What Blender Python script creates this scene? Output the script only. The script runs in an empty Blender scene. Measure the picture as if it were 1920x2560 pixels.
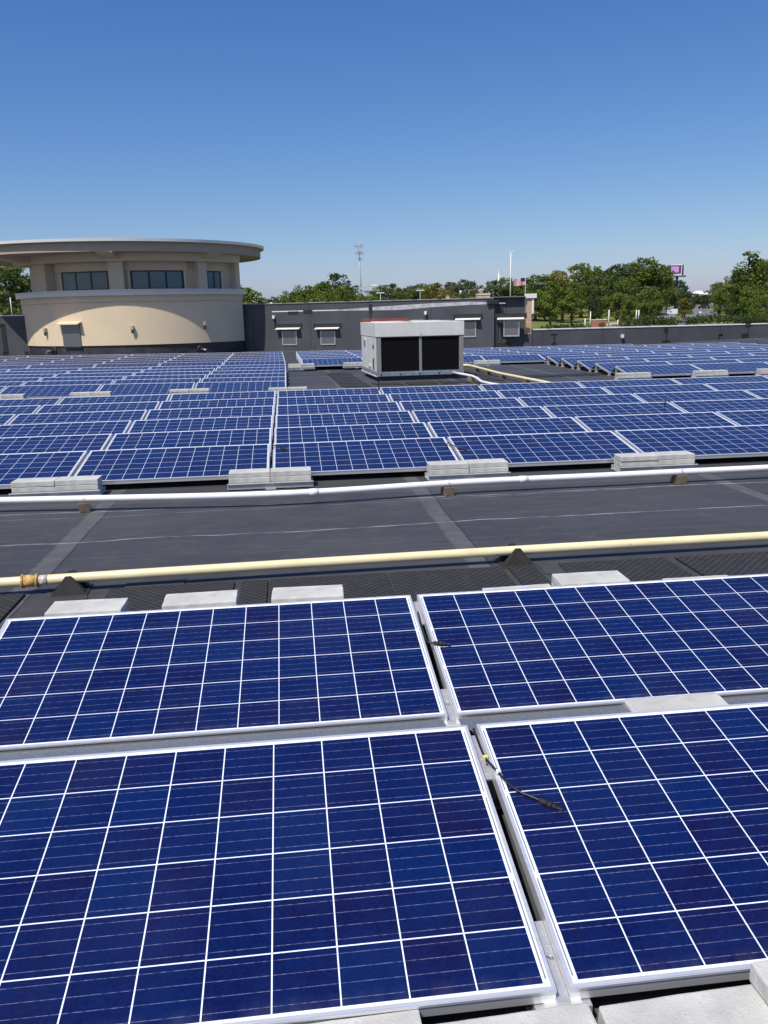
import bpy, bmesh, math, random
from mathutils import Vector, Matrix, noise
random.seed(7)
S = bpy.context.scene
COL = S.collection
# ------------------------------------------------------------------ camera
CAM = Vector((-0.529, -2.5027, 1.3821)); YAW, PITCH, ROLL, FPX = 0.11137, 0.2361, -0.02196, 2047.46
fwd = Vector((math.sin(YAW)*math.cos(PITCH), math.cos(YAW)*math.cos(PITCH), -math.sin(PITCH)))
r0 = Vector((math.cos(YAW), -math.sin(YAW), 0)); u0 = r0.cross(fwd)
RGT = math.cos(ROLL)*r0 + math.sin(ROLL)*u0; UPV = -math.sin(ROLL)*r0 + math.cos(ROLL)*u0
cd = bpy.data.cameras.new('camera'); cam = bpy.data.objects.new('camera', cd); COL.objects.link(cam)
cam.matrix_world = Matrix(((RGT.x, UPV.x, -fwd.x, CAM.x), (RGT.y, UPV.y, -fwd.y, CAM.y), (RGT.z, UPV.z, -fwd.z, CAM.z), (0, 0, 0, 1)))
cd.sensor_fit = 'VERTICAL'; cd.sensor_height = 36; cd.lens = 36*FPX/2560; cd.clip_end = 5000; cd.clip_start = 0.05
S.camera = cam
# ------------------------------------------------------------------ light
SUN = Vector((-0.40, -0.47, 1.0)).normalized()      # towards the sun
elev = math.asin(SUN.z); az = math.atan2(SUN.x, SUN.y)
W = bpy.data.worlds.new('World'); S.world = W; W.use_nodes = True
nt = W.node_tree; nt.nodes.clear()
sk = nt.nodes.new('ShaderNodeTexSky'); sk.sky_type = 'NISHITA'; sk.sun_disc = False
sk.sun_elevation = elev; sk.sun_rotation = az; sk.altitude = 0; sk.air_density = 0.8; sk.dust_density = 1.0; sk.ozone_density = 6.0
bg = nt.nodes.new('ShaderNodeBackground'); bg.inputs[1].default_value = 0.105
wo = nt.nodes.new('ShaderNodeOutputWorld'); 
sp_ = nt.nodes.new('ShaderNodeSeparateColor'); cb_ = nt.nodes.new('ShaderNodeCombineColor'); nt.links.new(sk.outputs[0], sp_.inputs[0])
for i_, (a_, p_) in enumerate(((2.38, 1.55), (1.35, 1.17), (1.05, .71))):      # grade of the clear blue sky, per channel
    n1 = nt.nodes.new('ShaderNodeMath'); n1.operation = 'MULTIPLY'; n1.inputs[1].default_value = .105
    n2 = nt.nodes.new('ShaderNodeMath'); n2.operation = 'MINIMUM'; n2.inputs[1].default_value = .75
    n3 = nt.nodes.new('ShaderNodeMath'); n3.operation = 'POWER'; n3.inputs[1].default_value = p_
    n4 = nt.nodes.new('ShaderNodeMath'); n4.operation = 'MULTIPLY'; n4.inputs[1].default_value = a_/.105
    for q0, q1 in ((sp_.outputs[i_], n1), (n1.outputs[0], n2), (n2.outputs[0], n3), (n3.outputs[0], n4)): nt.links.new(q0, q1.inputs[0])
    nt.links.new(n4.outputs[0], cb_.inputs[i_])
nt.links.new(cb_.outputs[0], bg.inputs[0]); nt.links.new(bg.outputs[0], wo.inputs[0])
sl = bpy.data.lights.new('sun', 'SUN'); sl.energy = 5.0; sl.angle = math.radians(0.53); sl.color = (1, .955, .88)
so = bpy.data.objects.new('sun', sl); COL.objects.link(so); so.rotation_euler = SUN.to_track_quat('Z', 'Y').to_euler(); so.location = (-5, -10, 20)
S.view_settings.view_transform = 'Standard'; S.view_settings.look = 'None'; S.view_settings.exposure = -0.06; S.view_settings.gamma = 1
S.render.engine = 'CYCLES'; S.render.resolution_x = 768; S.render.resolution_y = 1024
ZR = -0.26                                            # roof level

def ray(px, py): return (RGT*((px-960)/FPX) - UPV*((py-1280)/FPX) + fwd)
def atz(px, py, z=ZR): d = ray(px, py); return CAM + d*((z-CAM.z)/d.z)
def aty(px, py, Y): d = ray(px, py); return CAM + d*((Y-CAM.y)/d.y)
def atd(px, py, D): return CAM + ray(px, py)*D        # D = depth along view
def gz(Y): return -5.4 + .026*Y if Y < 300 else 2.4 + .004*(Y-300)
def gp(px, py, dz=0):                                 # point on the terrain
    d = ray(px, py); t = (-5.4 + .026*CAM.y - CAM.z)/(d.z - .026*d.y); p = CAM + d*t
    if t < 0 or p.y > 299: p = CAM + d*(301/d.y)
    return Vector((p.x, p.y, gz(p.y)+dz))
def proj(p):
    d = Vector(p)-CAM; z = d.dot(fwd)
    return (960+FPX*d.dot(RGT)/z, 1280-FPX*d.dot(UPV)/z) if z > .05 else (-9999, -9999)
ORD = ['first', 'second', 'third', 'fourth', 'fifth', 'sixth', 'seventh', 'eighth', 'ninth', 'tenth', 'eleventh', 'twelfth', 'thirteenth', 'fourteenth', 'fifteenth', 'sixteenth', 'seventeenth', 'eighteenth', 'nineteenth', 'twentieth', 'twenty-first', 'twenty-second', 'twenty-third', 'twenty-fourth']

# ------------------------------------------------------------------ node helper
class NG:
    def __init__(s, name):
        s.m = bpy.data.materials.new(name); s.m.use_nodes = True; s.t = s.m.node_tree
        s.b = s.t.nodes['Principled BSDF']
    def n(s, typ, **k):
        x = s.t.nodes.new(typ)
        for a, v in k.items(): setattr(x, a, v)
        return x
    def put(s, sock, v):
        if v is None: return
        if isinstance(v, bpy.types.NodeSocket): s.t.links.new(v, sock)
        else: sock.default_value = v
    def math(s, op, a, b=None, c=None, clamp=False):
        x = s.n('ShaderNodeMath', operation=op); x.use_clamp = clamp
        s.put(x.inputs[0], a); s.put(x.inputs[1], b); s.put(x.inputs[2], c); return x.outputs[0]
    def mix(s, f, a, b, mode='MIX'):
        x = s.n('ShaderNodeMix', data_type='RGBA', blend_type=mode)
        s.put(x.inputs[0], f); s.put(x.inputs[6], rgb(a)); s.put(x.inputs[7], rgb(b)); return x.outputs[2]
    def noise(s, vec, scale, detail=4, rough=.55, dist=0):
        x = s.n('ShaderNodeTexNoise'); s.put(x.inputs['Vector'], vec); x.inputs['Scale'].default_value = scale
        x.inputs['Detail'].default_value = detail; x.inputs['Roughness'].default_value = rough; x.inputs['Distortion'].default_value = dist; return x.outputs[0]
    def ramp(s, f, lo, hi, a=0, b=1):
        x = s.n('ShaderNodeMapRange'); s.put(x.inputs[0], f); s.put(x.inputs[1], lo); s.put(x.inputs[2], hi); s.put(x.inputs[3], a); s.put(x.inputs[4], b); return x.outputs[0]
    def sep(s, v): x = s.n('ShaderNodeSeparateXYZ'); s.put(x.inputs[0], v); return x.outputs
    def comb(s, a, b, c=0): x = s.n('ShaderNodeCombineXYZ'); s.put(x.inputs[0], a); s.put(x.inputs[1], b); s.put(x.inputs[2], c); return x.outputs[0]
    def obj(s): return s.n('ShaderNodeTexCoord').outputs['Object']
    def uv(s): return s.n('ShaderNodeTexCoord').outputs['UV']
    def pos(s): return s.n('ShaderNodeNewGeometry').outputs['Position']
    def rnd(s): return s.n('ShaderNodeObjectInfo').outputs['Random']
    def scale(s, v, k): x = s.n('ShaderNodeVectorMath', operation='MULTIPLY'); s.put(x.inputs[0], v); x.inputs[1].default_value = k; return x.outputs[0]
    def bump(s, h, strength=.3, dist=.01):
        x = s.n('ShaderNodeBump'); x.inputs['Strength'].default_value = strength; x.inputs['Distance'].default_value = dist; s.put(x.inputs['Height'], h); s.put(s.b.inputs['Normal'], x.outputs[0])
    def done(s, col=None, rough=None, metal=None, spec=None):
        if col is not None: s.put(s.b.inputs['Base Color'], rgb(col))
        s.put(s.b.inputs['Roughness'], rough); s.put(s.b.inputs['Metallic'], metal); s.put(s.b.inputs['Specular IOR Level'], spec); return s.m
def rgb(c): return c if isinstance(c, bpy.types.NodeSocket) else (c[0], c[1], c[2], 1) if len(c) == 3 else c
def simple(name, col, rough=.6, metal=0, var=.12, sc=6, bump=0, spec=None):
    g = NG(name); n = g.noise(g.obj(), sc, 5)
    c = g.mix(g.ramp(n, .3, .7), [v*(1-var) for v in col], [min(1, v*(1+var)) for v in col])
    if bump: g.bump(g.noise(g.obj(), sc*8, 4), bump, .005)
    return g.done(c, g.ramp(n, 0, 1, rough-.08, rough+.08), metal, spec)

M = {}
# photovoltaic cells: grid in metres in the UV map (u 0..1.956, v 0..0.992)
def make_cells():
    g = NG('solar_cells'); uv = g.sep(g.uv()); u, v = uv[0], uv[1]
    P = .159
    cu = g.math('DIVIDE', g.math('SUBTRACT', u, .024), P); cv = g.math('DIVIDE', g.math('SUBTRACT', v, .019), P)
    fu = g.math('FRACT', cu); fv = g.math('FRACT', cv)
    iu = g.math('FLOOR', cu); iv = g.math('FLOOR', cv)
    wn = g.n('ShaderNodeTexWhiteNoise', noise_dimensions='3D'); g.put(wn.inputs['Vector'], g.comb(iu, iv, g.math('MULTIPLY', g.rnd(), 913.)))
    r = wn.outputs['Value']; rc = g.sep(wn.outputs['Color'])
    p3 = g.comb(u, v, g.math('MULTIPLY', g.rnd(), 57.))
    vor = g.n('ShaderNodeTexVoronoi'); g.put(vor.inputs['Vector'], g.scale(p3, (1, 1, 1))); vor.inputs['Scale'].default_value = 150
    flake = g.sep(vor.outputs['Color'])[0]
    cloud = g.noise(g.comb(g.math('ADD', u, g.math('MULTIPLY', r, 9.)), v, g.math('MULTIPLY', g.rnd(), 57.)), 9, 3)
    c = g.mix(g.ramp(r, 0, 1), (.0036, .0044, .046), (.0024, .0112, .080))
    c = g.mix(g.math('MULTIPLY', g.ramp(rc[1], .68, .95), .75), c, (.0085, .0046, .036)); c = g.mix(g.math('MULTIPLY', g.ramp(rc[2], .72, 1), .8), c, (.0020, .0190, .100))
    c = g.mix(g.math('MULTIPLY', g.ramp(cloud, .38, .68), .55), c, (.0022, .0165, .098))
    c = g.mix(.36, c, g.mix(g.ramp(flake, 0, 1), (.0024, .0034, .034), (.0055, .015, .095)))
    # bus bars along u, four per cell, slightly broken
    best = None
    for k in (.125, .375, .625, .875):
        d = g.math('ABSOLUTE', g.math('SUBTRACT', fv, k)); best = d if best is None else g.math('MINIMUM', best, d)
    bar = g.math('LESS_THAN', best, .0058)
    dash = g.ramp(g.noise(g.comb(g.math('MULTIPLY', u, 60.), g.math('MULTIPLY', v, 25.), g.rnd()), 1, 2), .35, .7, .12, .85)
    c = g.mix(g.math('MULTIPLY', bar, g.math('MULTIPLY', dash, .62)), c, (.33, .36, .55))
    # fine fingers across
    # cell gaps
    h = .0112
    gu = g.math('ABSOLUTE', g.math('SUBTRACT', fu, .5)); gv = g.math('ABSOLUTE', g.math('SUBTRACT', fv, .5))
    gap = g.math('GREATER_THAN', g.math('MAXIMUM', gu, gv), .5-h)
    o1 = g.math('LESS_THAN', cu, 0.); o2 = g.math('GREATER_THAN', cu, 12.); o3 = g.math('LESS_THAN', cv, 0.); o4 = g.math('GREATER_THAN', cv, 6.)
    marg = g.math('MAXIMUM', g.math('MAXIMUM', o1, o2), g.math('MAXIMUM', o3, o4))
    white = g.math('MAXIMUM', gap, marg)
    # grey bus ribbons in the side margins
    e1 = g.math('LESS_THAN', g.math('ABSOLUTE', g.math('SUBTRACT', u, .0165)), .0022); e2 = g.math('LESS_THAN', g.math('ABSOLUTE', g.math('SUBTRACT', u, 1.9395)), .0022)
    seg = g.math('GREATER_THAN', g.math('ABSOLUTE', g.math('SUBTRACT', g.math('FRACT', g.math('DIVIDE', g.math('SUBTRACT', v, .019), .318)), .5)), .03)
    seg = g.math('LESS_THAN', g.math('ABSOLUTE', g.math('SUBTRACT', g.math('FRACT', g.math('DIVIDE', g.math('SUBTRACT', v, .019), .318)), .5)), .46)
    rib = g.math('MULTIPLY', g.math('MAXIMUM', e1, e2), seg)
    wcol = g.mix(rib, (.80, .86, .93), (.22, .23, .25))
    dust = g.noise(g.comb(u, v, g.rnd()), 2.3, 4)
    c = g.mix(g.math('MULTIPLY', g.ramp(dust, .4, .8), .022), c, (.3, .28, .25)); edge_d = g.ramp(v, .93, .975, 0, 1); c = g.mix(g.math('MULTIPLY', g.math('MULTIPLY', edge_d, g.ramp(g.noise(g.comb(g.math('MULTIPLY', u, 9.), v, g.rnd()), 2, 4), .4, .75)), .10), c, (.35, .33, .30))
    col = g.mix(white, c, wcol)
    rough = g.ramp(dust, .3, .8, .10, .2)
    g.done(col, rough, 0.0, .42)
    g.b.inputs['Coat Weight'].default_value = 0.05; g.b.inputs['Coat Roughness'].default_value = .06
    return g.m
M['cells'] = make_cells()
def make_metal(name, col, rough, speck=0, metal=.55):
    g = NG(name); n = g.noise(g.scale(g.obj(), (3, 40, 40)), 2, 3)
    c = g.mix(g.ramp(n, .3, .7), [v*.93 for v in col], col)
    if speck:
        vor = g.n('ShaderNodeTexVoronoi'); g.put(vor.inputs['Vector'], g.obj()); vor.inputs['Scale'].default_value = 170
        f = g.sep(vor.outputs['Color'])[0]; c = g.mix(g.math('MULTIPLY', g.ramp(f, 0, 1), speck), c, [v*.42 for v in col])
        n2 = g.noise(g.obj(), 16, 4); c = g.mix(g.ramp(n2, .4, .7, 0, .35), c, [v*.6 for v in col])
    return g.done(c, g.ramp(n, 0, 1, rough-.06, rough+.08), metal)
M['alu'] = make_metal('aluminium_frame', (.84, .845, .85), .40, 0, .60)
M['galv'] = make_metal('galvanised_sheet', (.34, .365, .38), .45, .55, .6)
M['foot'] = make_metal('steel_foot', (.62, .63, .64), .42, .15, .6)
M['white_pipe'] = simple('white_painted_pipe', (.80, .80, .79), .35, 0, .05, 9)
def mk_yellow():
    g = NG('cream_yellow_pipe'); o = g.obj(); n = g.noise(o, 5, 5); chips = g.noise(o, 17, 3)
    sx_ = g.noise(g.scale(o, (1.5, 30, 30)), 2, 5); c = g.mix(g.ramp(n, .35, .7), (.80, .72, .45), (.72, .62, .36)); c = g.mix(g.ramp(sx_, .58, .75, 0, .45), c, (.50, .38, .20)); c = g.mix(g.ramp(chips, .70, .74), c, (.22, .15, .08))
    return g.done(c, .4)
M['yellow'] = mk_yellow()
M['rust'] = simple('rusty_fitting', (.52, .33, .12), .6, .2, .5, 45, .4)
def mk_concrete():
    g = NG('precast_concrete'); o = g.obj(); n = g.noise(o, 9, 6); f = g.noise(o, 150, 3); r = g.rnd()
    c = g.mix(g.ramp(n, .3, .75), (.40, .40, .37), (.60, .60, .56)); c = g.mix(g.math('MULTIPLY', g.ramp(f, .6, .72), .5), c, (.25, .25, .23))
    c = g.mix(g.math('MULTIPLY', r, .22), c, (.36, .36, .34)); g.bump(g.math('ADD', f, g.math('MULTIPLY', n, .6)), .55, .004)
    return g.done(c, .9)
M['concrete'] = mk_concrete()
def mk_wood():
    g = NG('weathered_timber'); o = g.obj(); n = g.noise(g.scale(o, (60, 6, 60)), 1, 5, .6, .8)
    return g.done(g.mix(g.ramp(n, .3, .7), (.055, .04, .028), (.20, .16, .11)), .85)
M['wood'] = mk_wood()
def mk_rubber(name, a, b, bumpy=True):
    g = NG(name); o = g.obj()
    x = g.sep(o); s = 34.
    ch = g.n('ShaderNodeTexChecker'); g.put(ch.inputs['Vector'], o); ch.inputs['Scale'].default_value = 36
    n = g.noise(o, 12, 4)
    c = g.mix(g.ramp(n, .3, .7), a, b)
    if bumpy:
        c = g.mix(g.math('MULTIPLY', ch.outputs['Fac'], .8), c, [v*.3 for v in a]); g.bump(ch.outputs['Fac'], .8, .006)
    return g.done(c, .75)
M['mat'] = mk_rubber('crumb_rubber', (.022, .022, .023), (.040, .040, .040))
M['rubber'] = mk_rubber('black_rubber', (.014, .013, .013), (.026, .024, .023), False)
M['cable'] = simple('cable_black', (.012, .012, .013), .4, 0, .1)
M['yellow_tag'] = simple('tag_yellow', (.85, .68, .08), .5, 0, .05)
M['white_tag'] = simple('tag_white', (.85, .85, .85), .5, 0, .05)

def mk_roof():
    g = NG('roof_membrane'); p = g.pos(); s = g.sep(p); x, y = s[0], s[1]
    big = g.noise(p, .55, 5, .6); med = g.noise(p, 4, 6, .65); streak = g.noise(g.comb(g.math('MULTIPLY', x, .6), g.math('MULTIPLY', y, 9.)), 1.6, 5)
    c = g.mix(g.ramp(big, .3, .7), (.043, .044, .048), (.066, .067, .071)); dk = g.noise(p, 1.7, 5, .7, 1.2); c = g.mix(g.ramp(dk, .5, .75, 0, .4), c, (.030, .031, .035))
    c = g.mix(g.ramp(med, .5, .8, 0, .45), c, (.095, .095, .095)); c = g.mix(g.ramp(streak, .52, .75, 0, .35), c, (.105, .103, .100))
    wob = g.math('MULTIPLY', g.math('SUBTRACT', g.noise(p, 1.3, 2), .5), .05)
    # lap seams along y, every 2.93 m
    t = g.math('ADD', g.math('DIVIDE', g.math('ADD', g.math('ADD', x, wob), 2.26), 2.935), 50.5)
    fx = g.math('MULTIPLY', g.math('ABSOLUTE', g.math('SUBTRACT', g.math('FRACT', t), .5)), 2.935)
    fs = g.math('MULTIPLY', g.math('SUBTRACT', g.math('FRACT', t), .5), 2.935); lap = g.ramp(g.math('ADD', fx, g.math('MULTIPLY', g.math('SUBTRACT', g.noise(p, 9, 3), .5), .03)), .060, .085, 1, 0); edge = g.math('LESS_THAN', g.math('ABSOLUTE', g.math('SUBTRACT', fs, .080)), .005)
    c = g.mix(g.math('MULTIPLY', lap, g.ramp(med, .3, .7, .25, .8)), c, (.125, .125, .128)); c = g.mix(g.math('MULTIPLY', edge, .7), c, (.015, .015, .016))
    for (y0, w, k, sl_) in ((3.80, .011, .95, .014), (4.80, .012, .85, -.006), (4.68, .008, .5, .03), (3.30, .004, .2, .0), (20.6, .05, .5, .02)):
        wv = g.math('MULTIPLY', g.math('SUBTRACT', g.noise(g.comb(x, y0, 3.), .9, 3), .5), .22 if y0 < 10 else .8)
        d = g.math('ABSOLUTE', g.math('SUBTRACT', g.math('ADD', y, wv), g.math('ADD', g.math('MULTIPLY', x, sl_), y0)))
        ln = g.ramp(d, 0., w, 1., 0.); br = g.ramp(g.noise(g.comb(g.math('MULTIPLY', x, 3.), y0, 0.), 1.5, 3), .35, .65, .15, 1.)
        c = g.mix(g.math('MULTIPLY', g.math('MULTIPLY', ln, br), k), c, (.50, .50, .50))
    # cross laps along x
    t2 = g.math('ADD', g.math('DIVIDE', g.math('SUBTRACT', y, 5.15), 6.1), 50.5); fy = g.math('MULTIPLY', g.math('ABSOLUTE', g.math('SUBTRACT', g.math('FRACT', t2), .5)), 6.1)
    c = g.mix(g.math('MULTIPLY', g.math('LESS_THAN', fy, .006), .7), c, (.016, .016, .017)); c = g.mix(g.math('MULTIPLY', g.ramp(fy, 0., .10, 1, 0), .3), c, (.14, .14, .14))
    sp = g.noise(p, 70, 2); c = g.mix(g.ramp(sp, .74, .78, 0, .35), c, (.25, .25, .24))
    g.bump(g.math('ADD', med, g.math('MULTIPLY', g.noise(p, 1.2, 3), 2.)), .18, .02)
    return g.done(c, g.ramp(med, .3, .7, .55, .72), 0, .22)
M['roof'] = mk_roof()
def mk_wall_epdm():
    g = NG('black_wall_membrane'); p = g.obj(); s = g.sep(p)
    n = g.noise(p, .7, 5); m = g.noise(p, 5, 6, .65); dr = g.noise(g.comb(g.math('MULTIPLY', s[0], 7.), s[1], g.math('MULTIPLY', s[2], .5)), 1, 4)
    c = g.mix(g.ramp(n, .3, .7), (.062, .066, .078), (.088, .093, .106)); c = g.mix(g.ramp(m, .58, .8, 0, .35), c, (.16, .16, .165)); c = g.mix(g.ramp(dr, .6, .8, 0, .25), c, (.14, .14, .145))
    sc = g.noise(g.comb(s[0], s[1], g.math('MULTIPLY', s[2], 2.)), 3.2, 6, .7, 2.5); c = g.mix(g.ramp(g.math('ABSOLUTE', g.math('SUBTRACT', sc, .5)), 0., .006, .22, 0.), c, (.35, .35, .36))
    tx = g.math('MULTIPLY', g.math('ABSOLUTE', g.math('SUBTRACT', g.math('FRACT', g.math('ADD', g.math('DIVIDE', s[0], 3.05), 20.3)), .5)), 3.05)
    c = g.mix(g.math('MULTIPLY', g.math('LESS_THAN', tx, .02), .5), c, (.025, .025, .03))
    g.bump(g.math('ADD', n, m), .2, .03); return g.done(c, .7, 0, .08)
M['wall'] = mk_wall_epdm()
M['patch'] = simple('black_flashing_patch', (.016, .016, .018), .55, 0, .2, 6)
M['base_black'] = simple('black_base_flashing', (.035, .035, .04), .5, 0, .45, 2.5)
M['coping'] = simple('white_coping', (.72, .71, .67), .5, 0, .08, 3)
M['coping_dk'] = simple('grey_coping', (.16, .16, .17), .5, 0, .2, 3)
def mk_stucco(name, a, b):
    g = NG(name); o = g.obj(); s = g.sep(o); n = g.noise(o, .8, 5); f = g.noise(o, 60, 3)
    dr = g.noise(g.comb(g.math('MULTIPLY', s[0], 5.), s[1], g.math('MULTIPLY', s[2], .4)), 1, 4)
    c = g.mix(g.ramp(n, .3, .7), a, b); c = g.mix(g.ramp(dr, .58, .8, 0, .16), c, [v*.7 for v in a]); g.bump(f, .25, .004); return g.done(c, .85, 0, .2)
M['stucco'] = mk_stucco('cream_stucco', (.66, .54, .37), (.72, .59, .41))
M['stucco_shaded'] = mk_stucco('cream_stucco_shaded', (.54, .455, .34), (.60, .50, .375))  # darker copy of the cream stucco, with the shade under the eaves in its colour
M['fascia'] = mk_stucco('fascia_stucco_shaded', (.37, .315, .24), (.42, .355, .27))  # darkened stucco: the shaded look of the roof fascia is painted into the colour
M['trimgrey'] = simple('painted_metal_trim', (.62, .60, .56), .4, .1, .05, 2)
M['rooftrim'] = simple('pale_roof_edge', (.80, .81, .78), .4, .0, .05, 2)
def mk_glass(name, a, b):
    g = NG(name); s = g.sep(g.obj()); n = g.noise(g.obj(), .9, 3)
    c = g.mix(g.ramp(n, .3, .7), a, b); return g.done(c, .08, 0, .3)
M['window'] = mk_glass('blinds_behind_glass', (.10, .165, .18), (.13, .20, .215))
M['winframe'] = simple('dark_window_frame', (.010, .022, .035), .35, .2, .1)
M['sheet'] = make_metal('brushed_sheet_metal', (.20, .205, .21), .33, 0, .6)
M['hv_white'] = simple('hvac_offwhite', (.62, .62, .59), .45, 0, .06, 4)
M['hv_rail'] = simple('hvac_blue_grey_rail', (.22, .27, .32), .5, .3, .25, 8)
def mk_coil():
    g = NG('condenser_coil'); s = g.sep(g.obj()); f = g.math('FRACT', g.math('MULTIPLY', s[2], 22.)); n = g.noise(g.obj(), 3, 4)
    c = g.mix(g.math('MULTIPLY', g.math('LESS_THAN', f, .25), .5), g.mix(n, (.0025, .0025, .003), (.006, .006, .006)), (.010, .010, .009)); return g.done(c, .7, 0, .1)
M['coil'] = mk_coil()
M['red'] = simple('rust_red_paint', (.22, .05, .03), .6, 0, .25, 6)
def mk_brick(name, a, b, mortar, sc=1.0):
    g = NG(name); s = g.sep(g.obj()); br = g.n('ShaderNodeTexBrick'); g.put(br.inputs['Vector'], g.comb(g.math('ADD', s[0], s[1]), s[2])); br.inputs['Scale'].default_value = sc
    br.inputs['Color1'].default_value = rgb(a); br.inputs['Color2'].default_value = rgb(b); br.inputs['Mortar'].default_value = rgb(mortar)
    br.inputs['Brick Width'].default_value = .22; br.inputs['Row Height'].default_value = .075; br.inputs['Mortar Size'].default_value = .012; return g.done(br.outputs['Color'], .85)
M['brick_tan'] = mk_brick('tan_brick', (.52, .33, .17), (.36, .20, .10), (.50, .42, .33))
M['brick_red'] = mk_brick('red_brick', (.42, .13, .06), (.34, .10, .05), (.36, .22, .16))
def mk_leaf(name, a, b, c3):
    g = NG(name); p = g.pos(); n = g.noise(p, .55, 4); n2 = g.noise(p, 2.6, 3)
    c = g.mix(g.ramp(n, .35, .65), a, b); c = g.mix(g.ramp(n2, .5, .75, 0, .7), c, c3)
    t = g.n('ShaderNodeBsdfTranslucent'); g.put(t.inputs[0], c); mx = g.n('ShaderNodeMixShader'); mx.inputs[0].default_value = .25
    g.done(c, .6, 0, .25); out = g.t.nodes['Material Output']; g.t.links.new(g.b.outputs[0], mx.inputs[1]); g.t.links.new(t.outputs[0], mx.inputs[2]); g.t.links.new(mx.outputs[0], out.inputs[0]); return g.m
M['leaf_mid'] = mk_leaf('oak_leaves', (.072, .108, .020), (.105, .145, .026), (.15, .175, .035))
M['leaf_dark'] = mk_leaf('pine_needles', (.042, .070, .018), (.062, .095, .024), (.09, .115, .03))
M['leaf_yel'] = mk_leaf('autumn_leaves', (.13, .135, .024), (.20, .18, .03), (.26, .19, .03))
M['leaf_bright'] = mk_leaf('bright_leaves', (.10, .150, .022), (.13, .180, .03), (.18, .21, .04))
M['hedge'] = mk_leaf('hedge_leaves', (.035, .060, .016), (.05, .085, .02), (.075, .11, .03))
M['bark'] = simple('bark', (.085, .065, .05), .9, 0, .3, 5)
def mk_ground():
    g = NG('grass_ground'); p = g.pos(); n = g.noise(p, .05, 5); m = g.noise(p, .9, 5)
    c = g.mix(g.ramp(n, .35, .65), (.135, .165, .035), (.20, .185, .07)); c = g.mix(g.ramp(m, .5, .8, 0, .5), c, (.10, .12, .03)); return g.done(c, .95, 0, .1)
M['ground'] = mk_ground()
M['asphalt'] = simple('worn_asphalt', (.16, .16, .16), .85, 0, .15, .4)
M['paving'] = simple('concrete_path', (.40, .37, .32), .85, 0, .1, .5)
M['white'] = simple('plain_white_paint', (.78, .78, .76), .5, 0, .04)
M['grey'] = simple('galvanised_pole', (.42, .44, .46), .5, .3, .08)
M['dgrey'] = simple('dark_grey', (.05, .05, .055), .5, 0, .1)
M['tan'] = simple('tan_render', (.50, .40, .28), .8, 0, .08, 1)
M['roofshingle'] = simple('brown_shingles', (.20, .14, .11), .85, 0, .2, 3)
M['black_paint'] = simple('black_car_paint', (.012, .012, .014), .2, 0, .1)
M['red_paint'] = simple('red_car_paint', (.35, .02, .02), .25, 0, .1)
M['silver_paint'] = simple('silver_car_paint', (.45, .46, .47), .25, .5, .05)
M['carglass'] = simple('car_glass', (.015, .018, .02), .1, 0, .1)
M['tyre'] = simple('tyre_rubber', (.012, .012, .012), .8, 0, .1)
M['orange'] = simple('orange_board', (.80, .16, .02), .6, 0, .05)

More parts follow.
